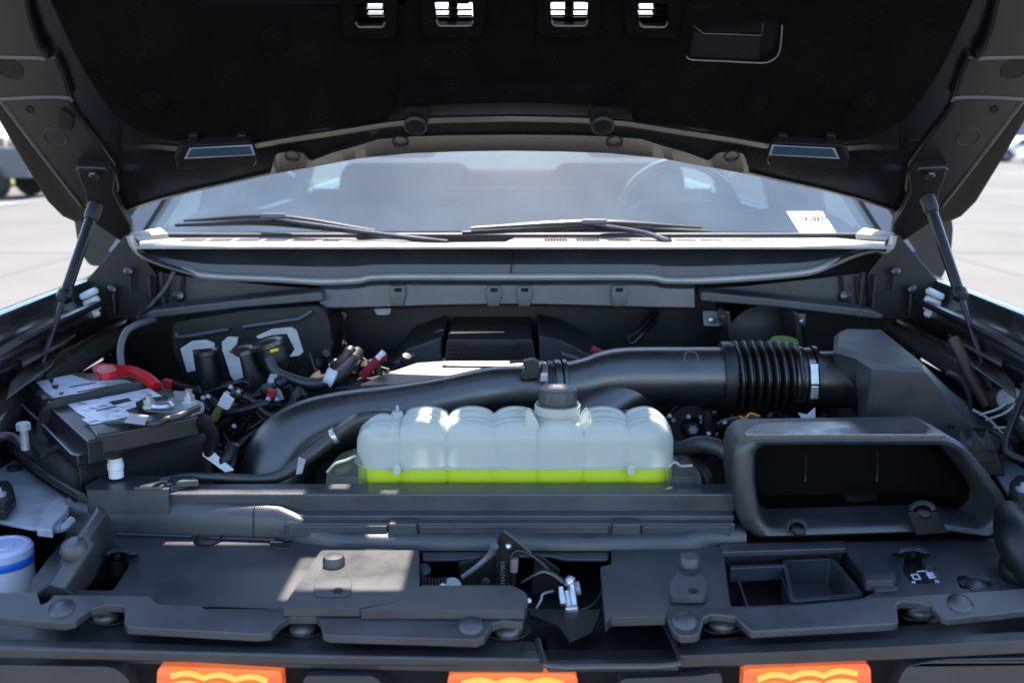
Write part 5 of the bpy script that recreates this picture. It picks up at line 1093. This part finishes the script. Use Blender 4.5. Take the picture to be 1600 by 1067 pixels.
# hold down bolt in front of the battery
hb = empty('hold_down_bolt', P(182, 745, 1.39), 'black topped hold down bolt in a white sleeve before the battery', 'bolt')
c0 = P(182, 745, 1.39); c0z = P(182, 690, 1.39).z
link('sleeve', *lathe([(.0105, 0), (.0105, .012), (.0115, .013), (.0115, .022), (.010, .024), (.010, .030)], (c0.x, c0.y, c0.z), seg=20), M_WHITE, hb)
link('bolt_head', *lathe([(.0105, 0), (.0105, .004), (.0125, .005), (.0125, .012), (.011, .013), (.011, .022), (.012, .024), (.011, .028), (.005, .029), (.004, .024), (.0004, .024)], (c0.x, c0.y, c0.z + .030), seg=12), M_BLACK, hb, smooth=25)
link('hex_top', *lathe([(.0105, .0275), (.0105, .0292), (.006, .0296), (.005, .0285)], (c0.x, c0.y, c0.z + .030), seg=6, cap=False), M_BRKT, hb, smooth=20)
o = link('hold_down_bolt', *lathe([(.006, -.03), (.006, .0), (.0105, .001), (.0105, .010), (.008, .012), (.0004, .012)], P(37, 672, 1.42), seg=8), M_BRKT, smooth=25); tag(o, 'pale hex headed bolt standing at the left of the battery', 'bolt')
# ================================================================== CORNER SHEET METAL, WASHER CAP
for s in (-1, 1):
    q = [(-30, 700), (20, 702), (50, 725), (100, 770), (118, 790), (104, 800), (92, 826), (40, 822), (-30, 806)] if s < 0 else [(1640, 690), (1588, 690), (1545, 728), (1562, 752), (1580, 778), (1600, 782), (1650, 780)]
    cs = empty('corner_panel', PZ(q[2][0], q[2][1], 1.0), 'scuffed grey sheet metal corner panel at the left, below the battery' if s < 0 else 'scuffed grey sheet metal corner panel right of the air scoop', 'sheet metal panel')
    link('sheet', *prism([PZ(a, b, 1.075) for a, b in q], (0, 0, -.006)), M_SHEET, cs, bevel=.003)
    if s < 0:
        link('rolled_edge', *tube([PZ(-30, 806, 1.068), PZ(40, 820, 1.068), PZ(92, 826, 1.068), PZ(112, 812, 1.072)], .006, 8, 4), M_SHEET, cs)
        link('clip', *prism([PZ(a, b, 1.082) for a, b in ((92, 772), (112, 780), (104, 798), (86, 815), (82, 828), (57, 825), (62, 802))], (0, 0, -.012)), M_BRKT, cs, bevel=.002)
        q2 = [(-40, 752), (14, 750), (20, 758), (24, 776), (8, 798), (-40, 796)]; c2 = (0, 776)
        link('seal_strip', *tube([PZ(6, 688, 1.10), PZ(40, 718, 1.10), PZ(80, 748, 1.10), PZ(128, 776, 1.10)], .006, 10, 5), M_RUB, cs)
        link('seal_strip', *tube([PZ(10, 700, 1.088), PZ(40, 728, 1.088), PZ(80, 758, 1.088), PZ(120, 782, 1.088)], .004, 10, 5), M_BLACK, cs)
        for a, b in ((26, 704), (22, 732)): link('strip_clip', *lathe([(.011, 0), (.011, .003), (.008, .005), (.0003, .006)], PZ(a, b, 1.10 if b < 720 else 1.078), seg=16), M_BLACK, cs)
    else:
        q2 = [(1578, 752), (1588, 742), (1640, 742), (1640, 790), (1590, 788), (1576, 772)]; c2 = (1596, 768)
        link('seal_strip', *tube([PZ(1600, 692, 1.10), PZ(1575, 708, 1.10), PZ(1540, 733, 1.10)], .007, 10, 5), M_RUB, cs)
    link('adjuster_plate', *prism([PZ(a, b, 1.092) for a, b in q2], (0, 0, -.014)), M_BLACK, cs, bevel=.003)
    link('adjuster_dish', *prism([PZ(c2[0] + (a - c2[0]) * .7, c2[1] + (b - c2[1]) * .7, 1.0935) for a, b in q2], (0, 0, -.002)), M_DARK, cs, bevel=.001)
    link('adjuster_screw', *lathe([(.009, 0), (.009, .006), (.004, .008), (.003, .014), (.0003, .015)], PZ(*c2, 1.092), seg=10), M_BRKT, cs)
wr = empty('washer_reservoir', PZ(5, 920, .9), 'white washer fluid filler with blue rimmed cap at the left edge', 'washer reservoir')
wc = PZ(4, 862, 1.045)
link('neck', *lathe([(.038, -.10), (.038, -.015), (.0385, -.012)], wc, seg=32), mat('frosted white plastic', (.62, .66, .74), .4), wr)
link('blue_rim', *lathe([(.0388, -.016), (.0395, -.012), (.0395, -.006), (.038, -.004)], wc, seg=32), M_BLUE, wr)
link('cap', *lathe([(.0392, -.0045), (.0392, .006), (.036, .010), (.031, .0105), (.030, .008), (.016, .008), (.015, .0105), (.0003, .0105)], wc, seg=32), mat('pale lilac cap', (.50, .55, .80), .3), wr)
o = link('cavity_liner', *prism([PZ(a, b, .99) for a, b in ((-40, 820), (100, 824), (110, 860), (50, 930), (-40, 930))], (0, 0, -.01)), M_BLACK); tag(o, 'black wheel well plastic beneath the blue rimmed washer cap', 'liner')
# ================================================================== HOSES
hz = empty('coolant_hose', P(520, 680, 1.45), 'grey rubber coolant hose running left from the top of the tank', 'hose')
link('hose', *tube([P(650, 652, 1.46), P(590, 650, 1.46), P(556, 658, 1.455), P(520, 684, 1.45), P(480, 715, 1.44), P(440, 742, 1.43), P(400, 748, 1.42), P(300, 744, 1.40), P(250, 750, 1.39)], [.0075, .0095, .0105, .0105, .0105, .0095, .007, .006, .005], 16, 6), M_RUB, hz)
d0 = (P(522, 680, 1.45) - P(530, 676, 1.451)).normalized()
link('clamp', *lathe([(.0115, -.004), (.0122, -.003), (.0122, .003), (.0115, .004)], P(522, 681, 1.45), d0, 20), M_STEEL, hz)
link('clamp_lug', *box(P(517, 676, 1.437), (.007, .004, .009)), M_STEEL, hz, bevel=.001)
link('clip', *box(P(621, 648, 1.452), (.018, .01, .011)), M_BRKT, hz, bevel=.003); link('clip_post', *box(P(621, 640, 1.454), (.005, .006, .014)), M_BRKT, hz, bevel=.002)
link('tape_end', *prism([P(a, b, 1.425) for a, b in ((466, 714), (478, 718), (472, 740), (462, 742))], (0, .003, 0)), M_BRKT, hz, bevel=.001)
o = link('radiator_hose', *tube([P(1030, 690, 1.50), P(1060, 702, 1.48), P(1090, 694, 1.46), P(1120, 698, 1.44), P(1145, 712, 1.42)], .013, 16, 6), M_RUB); tag(o, 'black rubber hose between coolant tank and air scoop', 'hose')
o = link('vacuum_hose', *tube([P(1060, 720, 1.50), P(1085, 726, 1.47), P(1102, 742, 1.45), P(1108, 765, 1.44)], .010, 12, 6), M_BLACK); tag(o, 'short black hose dropping right of the tank wing', 'hose')
o = link('overflow_elbow', *tube([P(968, 650, 1.49), P(982, 648, 1.485), P(995, 656, 1.48), P(1004, 668, 1.48), P(1030, 672, 1.49)], [.006, .008, .008, .007, .005], 12, 6), M_EPAINT); tag(o, 'small black elbow fitting on the tank top at right', 'fitting')
ec_pts = [P(190, 575, 1.75), P(188, 545, 1.78), P(196, 520, 1.82), P(212, 508, 1.86), P(228, 503, 1.92), P(240, 500, 2.0)]
o = link('brake_line_hose', *tube(ec_pts, .0065, 12, 6), mat('grey hose', (.14, .14, .15), .4)); tag(o, 'grey hose arching up behind the red battery cover', 'hose')
o = link('cowl_cable', *tube([P(272, 425, 2.04), P(262, 445, 2.03), P(250, 462, 2.02), P(238, 475, 2.02), P(222, 486, 2.0), P(216, 500, 1.96)], .005, 10, 5), M_RUB); tag(o, 'thin grey cable hanging below the left end of the cowl', 'cable')
# ================================================================== ENGINE COVER, REAR BAY
en = empty('engine_cover', (-.02, 1.95, 1.0), 'dark ribbed plastic engine cover deep in the bay', 'engine cover')
def ep(name, vf, m=M_WRINK, **k): return link(name, vf[0], vf[1], m, en, **k)
ep('centre_panel', prism([P(a, b, 1.98) for a, b in rnd([(695, 566), (698, 530), (832, 530), (838, 566)], 5)], (0, .2, .01)), bevel=.006)
for k in range(5): ep('rib', tube([P(700, 536 + k * 6, 1.976), P(720, 536 + k * 6, 1.976), P(732, 540 + k * 6, 1.974), P(800, 540 + k * 6, 1.974), P(812, 536 + k * 6, 1.976), P(832, 536 + k * 6, 1.976)], .0022, 6, 1), M_DARK)
ep('side_panel', prism([P(a, b, 1.98) for a, b in ((600, 585), (635, 545), (690, 526), (690, 575))], (0, .2, .01)), bevel=.005)
ep('side_panel', prism([P(a, b, 1.98) for a, b in ((842, 575), (842, 524), (880, 532), (935, 560), (940, 585))], (0, .2, .01)), bevel=.005)
ep('side_flash', prism([P(a, b, 1.975) for a, b in ((613, 567), (648, 551), (649, 556), (618, 572))], (0, .003, 0)), mat('grey flash', (.10, .11, .13), .4), bevel=.001)
ep('side_flash', prism([P(a, b, 1.975) for a, b in ((876, 549), (905, 558), (905, 563), (878, 556))], (0, .003, 0)), MATS['grey flash'], bevel=.001)
ep('skirt', box((0, 2.08, 1.02), (.75, .2, .22)), M_BLACK, bevel=.01)
# red braided sleeves
for i, (pts, lb) in enumerate(((([(566, 588), (578, 575), (590, 562), (600, 553)]), 'red braided coil lead left of the engine cover'), (([(925, 545), (938, 552), (950, 562)]), 'red lead end at the right of the engine cover'))):
    o = link('braided_lead', *tube([P(a, b, 1.84) for a, b in pts], .0085 if i == 0 else .007, 10, 5), mat('red braid', (.30, .01, .03), .8, bump=2, bscale=250)); tag(o, lb, 'ignition lead')
    if i == 0:
        o = link('lead_plug', *tube([P(590, 560, 1.835), P(600, 550, 1.835)], .006, 8, 2), M_WHITE); tag(o, 'white plug on the tip of the red braided lead', 'plug')
# firewall fittings
for (a, b, lb) in ((535, 492, 'left threaded stud with pale tip on the firewall'), (1022, 488, 'black eyelet on the firewall near the centre right')):
    o = link('firewall_fitting', *lathe([(.010, 0), (.010, .01), (.006, .014), (.006, .025), (.001, .026)], P(a, b, 2.18), (0, -1, -.2), 12), M_BLACK if a > 800 else M_BRKT); tag(o, lb, 'fitting')
o = link('firewall_wire', *tube([P(533, 494, 2.14), P(534, 515, 2.10), P(540, 545, 2.0), P(556, 560, 1.92)], .006, 8, 5), M_RUB); tag(o, 'wire dropping from the left firewall stud', 'wire')
o = link('harness_branch', *tube([P(1022, 490, 2.15), P(1008, 505, 2.12), P(992, 520, 2.10), P(982, 530, 2.10), P(990, 536, 2.10), P(1004, 522, 2.1), P(1025, 500, 2.13)], .006, 8, 5), M_DARK); tag(o, 'looped dark wire under the cowl at centre right', 'wire')
# brake booster between two uprights, green reservoir peeking behind the bellows
bk_ = empty('brake_booster', P(1185, 500, 2.12), 'black round brake booster behind the ribbed bellows', 'brake booster')
link('drum', *lathe([(.10, 0), (.10, .05), (.085, .075), (.05, .085), (.0003, .085)], P(1180, 530, 2.18), (0, -1, .05), 36), M_DARK, bk_)
link('upright', *prism([P(a, b, 2.0) for a, b in ((1132, 486), (1140, 486), (1150, 540), (1142, 540))], (0, .1, 0)), M_EPAINT, bk_, bevel=.003)
link('upright', *prism([P(a, b, 2.0) for a, b in ((1240, 486), (1248, 490), (1256, 540), (1247, 545))], (0, .1, 0)), M_EPAINT, bk_, bevel=.003)
o = link('green_cap', *lathe([(.028, 0), (.026, .006), (.0003, .007)], P(1225, 537, 1.84), (0, -.2, 1), 20), M_GRN); tag(o, 'green fluid cap peeking out above the bellows', 'cap')
# dark housing on the left with the two-part lid
hs = empty('fuse_housing', P(380, 530, 2.0), 'dark housing under the cowl brace behind the pale brackets', 'housing')
link('housing', *prism([P(a, b, 1.98) for a, b in rnd([(268, 505), (380, 486), (500, 478), (515, 500), (520, 580), (430, 610), (300, 600), (272, 560)], 12)], (0, .14, 0)), M_DARK, hs, bevel=.012)
link('lid_ridge', *tube([P(275, 521, 1.975), P(284, 527, 1.97), P(358, 515, 1.97)], .005, 8, 4), M_PLAS2, hs)
link('lid_ridge', *tube([P(380, 511, 1.97), P(450, 501, 1.97), P(468, 498, 1.97), P(488, 486, 1.975)], .005, 8, 4), M_PLAS2, hs)
# pale brackets and the connectors they hold
def brk(pts, lb, Y=1.775):
    o = link('connector_bracket', *prism([P(a, b, Y) for a, b in pts], (0, .004, 0)), M_BRKT, bevel=.0015); tag(o, lb, 'bracket', 'pale connector brackets')
brk([(281, 545), (300, 533), (322, 531), (335, 536), (335, 543), (300, 547), (305, 580), (292, 582)], 'pale L shaped bracket, leftmost of the three behind the battery')
brk([(346, 535), (356, 526), (372, 527), (370, 538), (358, 551), (374, 560), (380, 590), (366, 595), (360, 588), (352, 562), (347, 548)], 'pale curved bracket with a square hole, middle of the three')
brk([(399, 526), (425, 514), (455, 511), (463, 516), (474, 550), (468, 556), (452, 558), (460, 546), (448, 522), (425, 524), (404, 530)], 'pale hooked bracket, right of the three behind the battery')
def conn(pts, r, lb, m=M_DARK, Y=1.835):
    e = empty('connector', P(pts[-1][0], pts[-1][1], Y), lb, 'connector', 'cylindrical connectors in the pale brackets')
    p = [P(a, b, Y) for a, b in pts]; link('body', *tube(p, [r, r * 1.05, r * .8] if len(p) == 3 else r, 18, 3), m, e)
    d_ = (p[0] - p[1]).normalized(); link('collar', *lathe([(r * 1.0, -.004), (r * 1.18, -.002), (r * 1.18, .006), (r * .9, .012), (r * .5, .016), (.0003, .016)], p[0], d_, 18), M_EPAINT, e)
conn([(318, 552), (324, 585), (332, 620)], .026, 'dark round connector in the left pale bracket')
conn([(378, 552), (390, 590), (398, 640)], .027, 'dark round connector beside the bracket with the square hole')
conn([(420, 540), (428, 560), (432, 575)], .028, 'dark square shouldered connector in the hooked bracket')
for a, b, lb in ((429, 549, 'orange and yellow wire ends at the hooked bracket'),):
    o = link('wire_ends', *tube([P(a - 6, b, 1.765), P(a + 6, b - 3, 1.765)], .003, 6, 2), M_YEL); tag(o, lb, 'wires')
o = link('harness', *tube([P(420, 560, 1.77), P(430, 580, 1.76), P(455, 592, 1.76), P(490, 600, 1.76), P(520, 592, 1.78), P(545, 570, 1.84), P(558, 552, 1.9)], [.010, .010, .010, .011, .012, .014, .014], 12, 6), M_RUB); tag(o, 'thick taped wiring harness sweeping right from the hooked bracket', 'wiring harness')
o = link('harness', *tube([P(515, 600, 1.79), P(530, 575, 1.82), P(548, 548, 1.88)], [.010, .013, .012], 10, 5), M_DARK); tag(o, 'second dark harness strand beside the white cable tie', 'wiring harness')
o = link('cable_tie', *lathe([(.014, -.010), (.017, -.008), (.016, 0), (.017, .008), (.014, .010)], P(515, 590, 1.772), (.8, .1, -.4), 14), M_WHITE, smooth=60); tag(o, 'white tape collar on the wiring harness', 'cable tie')
wp = empty('white_plug', P(352, 640, 1.68), 'small white square plug with an olive lead right of the battery', 'plug')
link('body', *box(P(355, 626, 1.68), (.022, .02, .026), Matrix.Rotation(R(30), 3, 'Y')), M_WHITE, wp, bevel=.002)
link('lead', *tube([P(350, 634, 1.68), P(340, 645, 1.68), P(334, 655, 1.68)], .008, 10, 3), M_OLIVE, wp)
for a, b, lb in ((262, 599, 'red clip nearest the red battery cover'), (294, 614, 'red clip just above the negative terminal'), (424, 614, 'red clip low beside the pale strap')):
    o = link('red_clip', *box(P(a, b, 1.70), (.014, .012, .014), Matrix.Rotation(R(12), 3, 'Y')), M_RED, bevel=.002); tag(o, lb, 'clip')
o = link('pale_strap', *tube([P(428, 585, 1.74), P(424, 598, 1.73), P(432, 612, 1.73), P(438, 625, 1.73)], .008, 8, 4, flat=.3), M_BRKT); tag(o, 'pale curved strap beside the lowest red clip', 'strap')
# engine clutter: dark mass of wiring and hoses nobody could count
random.seed(9); pr = []
def zone(k):
    if k == 0: return P(random.uniform(240, 470), random.uniform(595, 740), random.uniform(1.67, 1.80))
    if k == 1: return P(random.uniform(980, 1300), random.uniform(645, 720), random.uniform(1.68, 1.82))
    return P(random.uniform(475, 650), random.uniform(548, 605), random.uniform(1.86, 1.98))
for k, cnt in ((0, 70), (1, 46), (2, 26)):
    for i in range(cnt):
        p0, p1 = zone(k), zone(k); r = random.choice((.002, .003, .003, .0045, .006, .008))
        if (p1 - p0).length > .22: p1 = p0.lerp(p1, .22 / (p1 - p0).length)
        m0 = p0.lerp(p1, .33) + Vector((random.uniform(-.01, .01), random.uniform(-.03, .01), random.uniform(-.03, .02))); m1 = p0.lerp(p1, .66) + Vector((random.uniform(-.01, .01), random.uniform(-.02, .01), random.uniform(-.035, .01)))
        pr.append(tube([p0, m0, m1, p1], r, 8, 5))
        if r > .004 and i % 2 == 0:
            d_ = (p1 - m1).normalized(); pr.append(lathe([(r, -.012), (r * 1.8, -.010), (r * 1.9, .004), (r * 1.4, .008), (.0004, .009)], p1, d_, 10))
V, F = join(pr); o = link('engine_clutter', V, F, M_DARK); tag(o, 'dark tangle of small wires, hoses and plugs deep in the bay', 'wiring', kind='stuff')
pr = []
for i in range(26):
    p0 = P(random.uniform(985, 1290), random.uniform(650, 705), random.uniform(1.6, 1.7)); pr.append(lathe([(.004, 0), (.004, .004), (.001, .005)], p0, (random.uniform(-1, 1), -1, 1), 6))
for i in range(22):
    p0 = P(random.uniform(250, 470), random.uniform(600, 740), random.uniform(1.63, 1.68)); pr.append(lathe([(.004, 0), (.004, .005), (.001, .006)], p0, (random.uniform(-1, 1), -1, 1), 6))
V, F = join(pr); o = link('small_fasteners', V, F, M_BRKT); tag(o, 'small pale bolt heads scattered among the dark wiring', 'bolts', kind='stuff')
eb = link('engine_block', *prism([P(a, b, 1.80) for a, b in ((470, 600), (1300, 600), (1300, 780), (470, 780))], (0, .3, 0)), M_BLACK, bevel=.01); tag(eb, 'black engine body glimpsed below the intake tube', 'engine')
pu = empty('pulley', P(1075, 690, 1.62), 'dark pulley and bolt below the intake tube right of the tank', 'pulley')
link('disc', *lathe([(.045, -.01), (.045, .0), (.04, .004), (.02, .004), (.012, .014), (.0003, .014)], P(1080, 668, 1.68), (0, -1, .1), 28), M_DARK, pu)
link('hub_bolt', *lathe([(.008, .012), (.008, .02), (.0003, .02)], P(1080, 668, 1.68), (0, -1, .1), 6), M_BRKT, pu)
o = link('dipstick_tube', *tube([P(1105, 640, 1.62), P(1106, 675, 1.62), P(1112, 720, 1.62)], .009, 12, 2), M_BLACK); tag(o, 'vertical black tube left of the air scoop top', 'tube')
o = link('orange_wires', *tube([P(1155, 650, 1.62), P(1164, 655, 1.62), P(1172, 646, 1.62), P(1186, 650, 1.62)], .0025, 8, 4), M_ORG); tag(o, 'orange wire end under the bellows', 'wires')
o = link('bare_steel_tab', *prism([P(a, b, 1.60) for a, b in ((1247, 645), (1262, 648), (1274, 637), (1275, 655), (1268, 662), (1256, 660))], (0, .004, 0)), M_WHITE, bevel=.001); tag(o, 'pale bare steel tab under the right end of the bellows', 'bracket')
# right side: copper brown pipe, insulator, wire bracket
o = link('brown_pipe', *tube([P(1490, 530, 1.80), P(1505, 560, 1.77), P(1524, 600, 1.73), P(1545, 635, 1.70)], .011, 12, 4), mat('brown painted pipe', (.09, .06, .05), .45)); tag(o, 'brown pipe slanting down behind the right gas strut', 'pipe')
ins = empty('mount_insulator', P(1572, 625, 1.62), 'round pale steel bolt with rubber mount at the right rail', 'mount')
link('rubber', *lathe([(.022, 0), (.022, .02), (.018, .024)], P(1578, 622, 1.65), (-.5, -1, .2), 20), M_BLACK, ins)
link('washer', *lathe([(.021, .022), (.021, .026), (.018, .028), (.008, .028), (.008, .036), (.0003, .037)], P(1578, 622, 1.65), (-.5, -1, .2), 20), M_BRKT, ins)
for k, pts in enumerate(([(1520, 640), (1545, 655), (1570, 680), (1580, 682)], [(1530, 648), (1556, 640), (1572, 630)], [(1540, 656), (1570, 645), (1590, 628)], [(1552, 668), (1580, 665), (1596, 640)], [(1480, 582), (1500, 592), (1512, 612), (1516, 635)])):
    o = link('thin_cable', *tube([P(a, b, 1.55 if k < 4 else 1.66) for a, b in pts], .0022 if k < 4 else .005, 8, 5), M_BRKT if k < 4 else M_RUB)
    tag(o, ['lowest pale rod of the wire bracket right of the filter box', 'first thin rod reaching up to the round rubber mount', 'second thin rod reaching up to the round rubber mount', 'outermost thin rod by the right frame edge', 'black cable arching behind the filter box'][k], 'rod' if k < 4 else 'cable')
o = link('shock_reservoir_hose', *tube([P(1606, 600, 1.5), P(1590, 640, 1.48), P(1570, 700, 1.42), P(1600, 720, 1.4)], .006, 10, 5), M_BLACK); tag(o, 'black hose at the right frame edge under the rubber mount', 'hose')
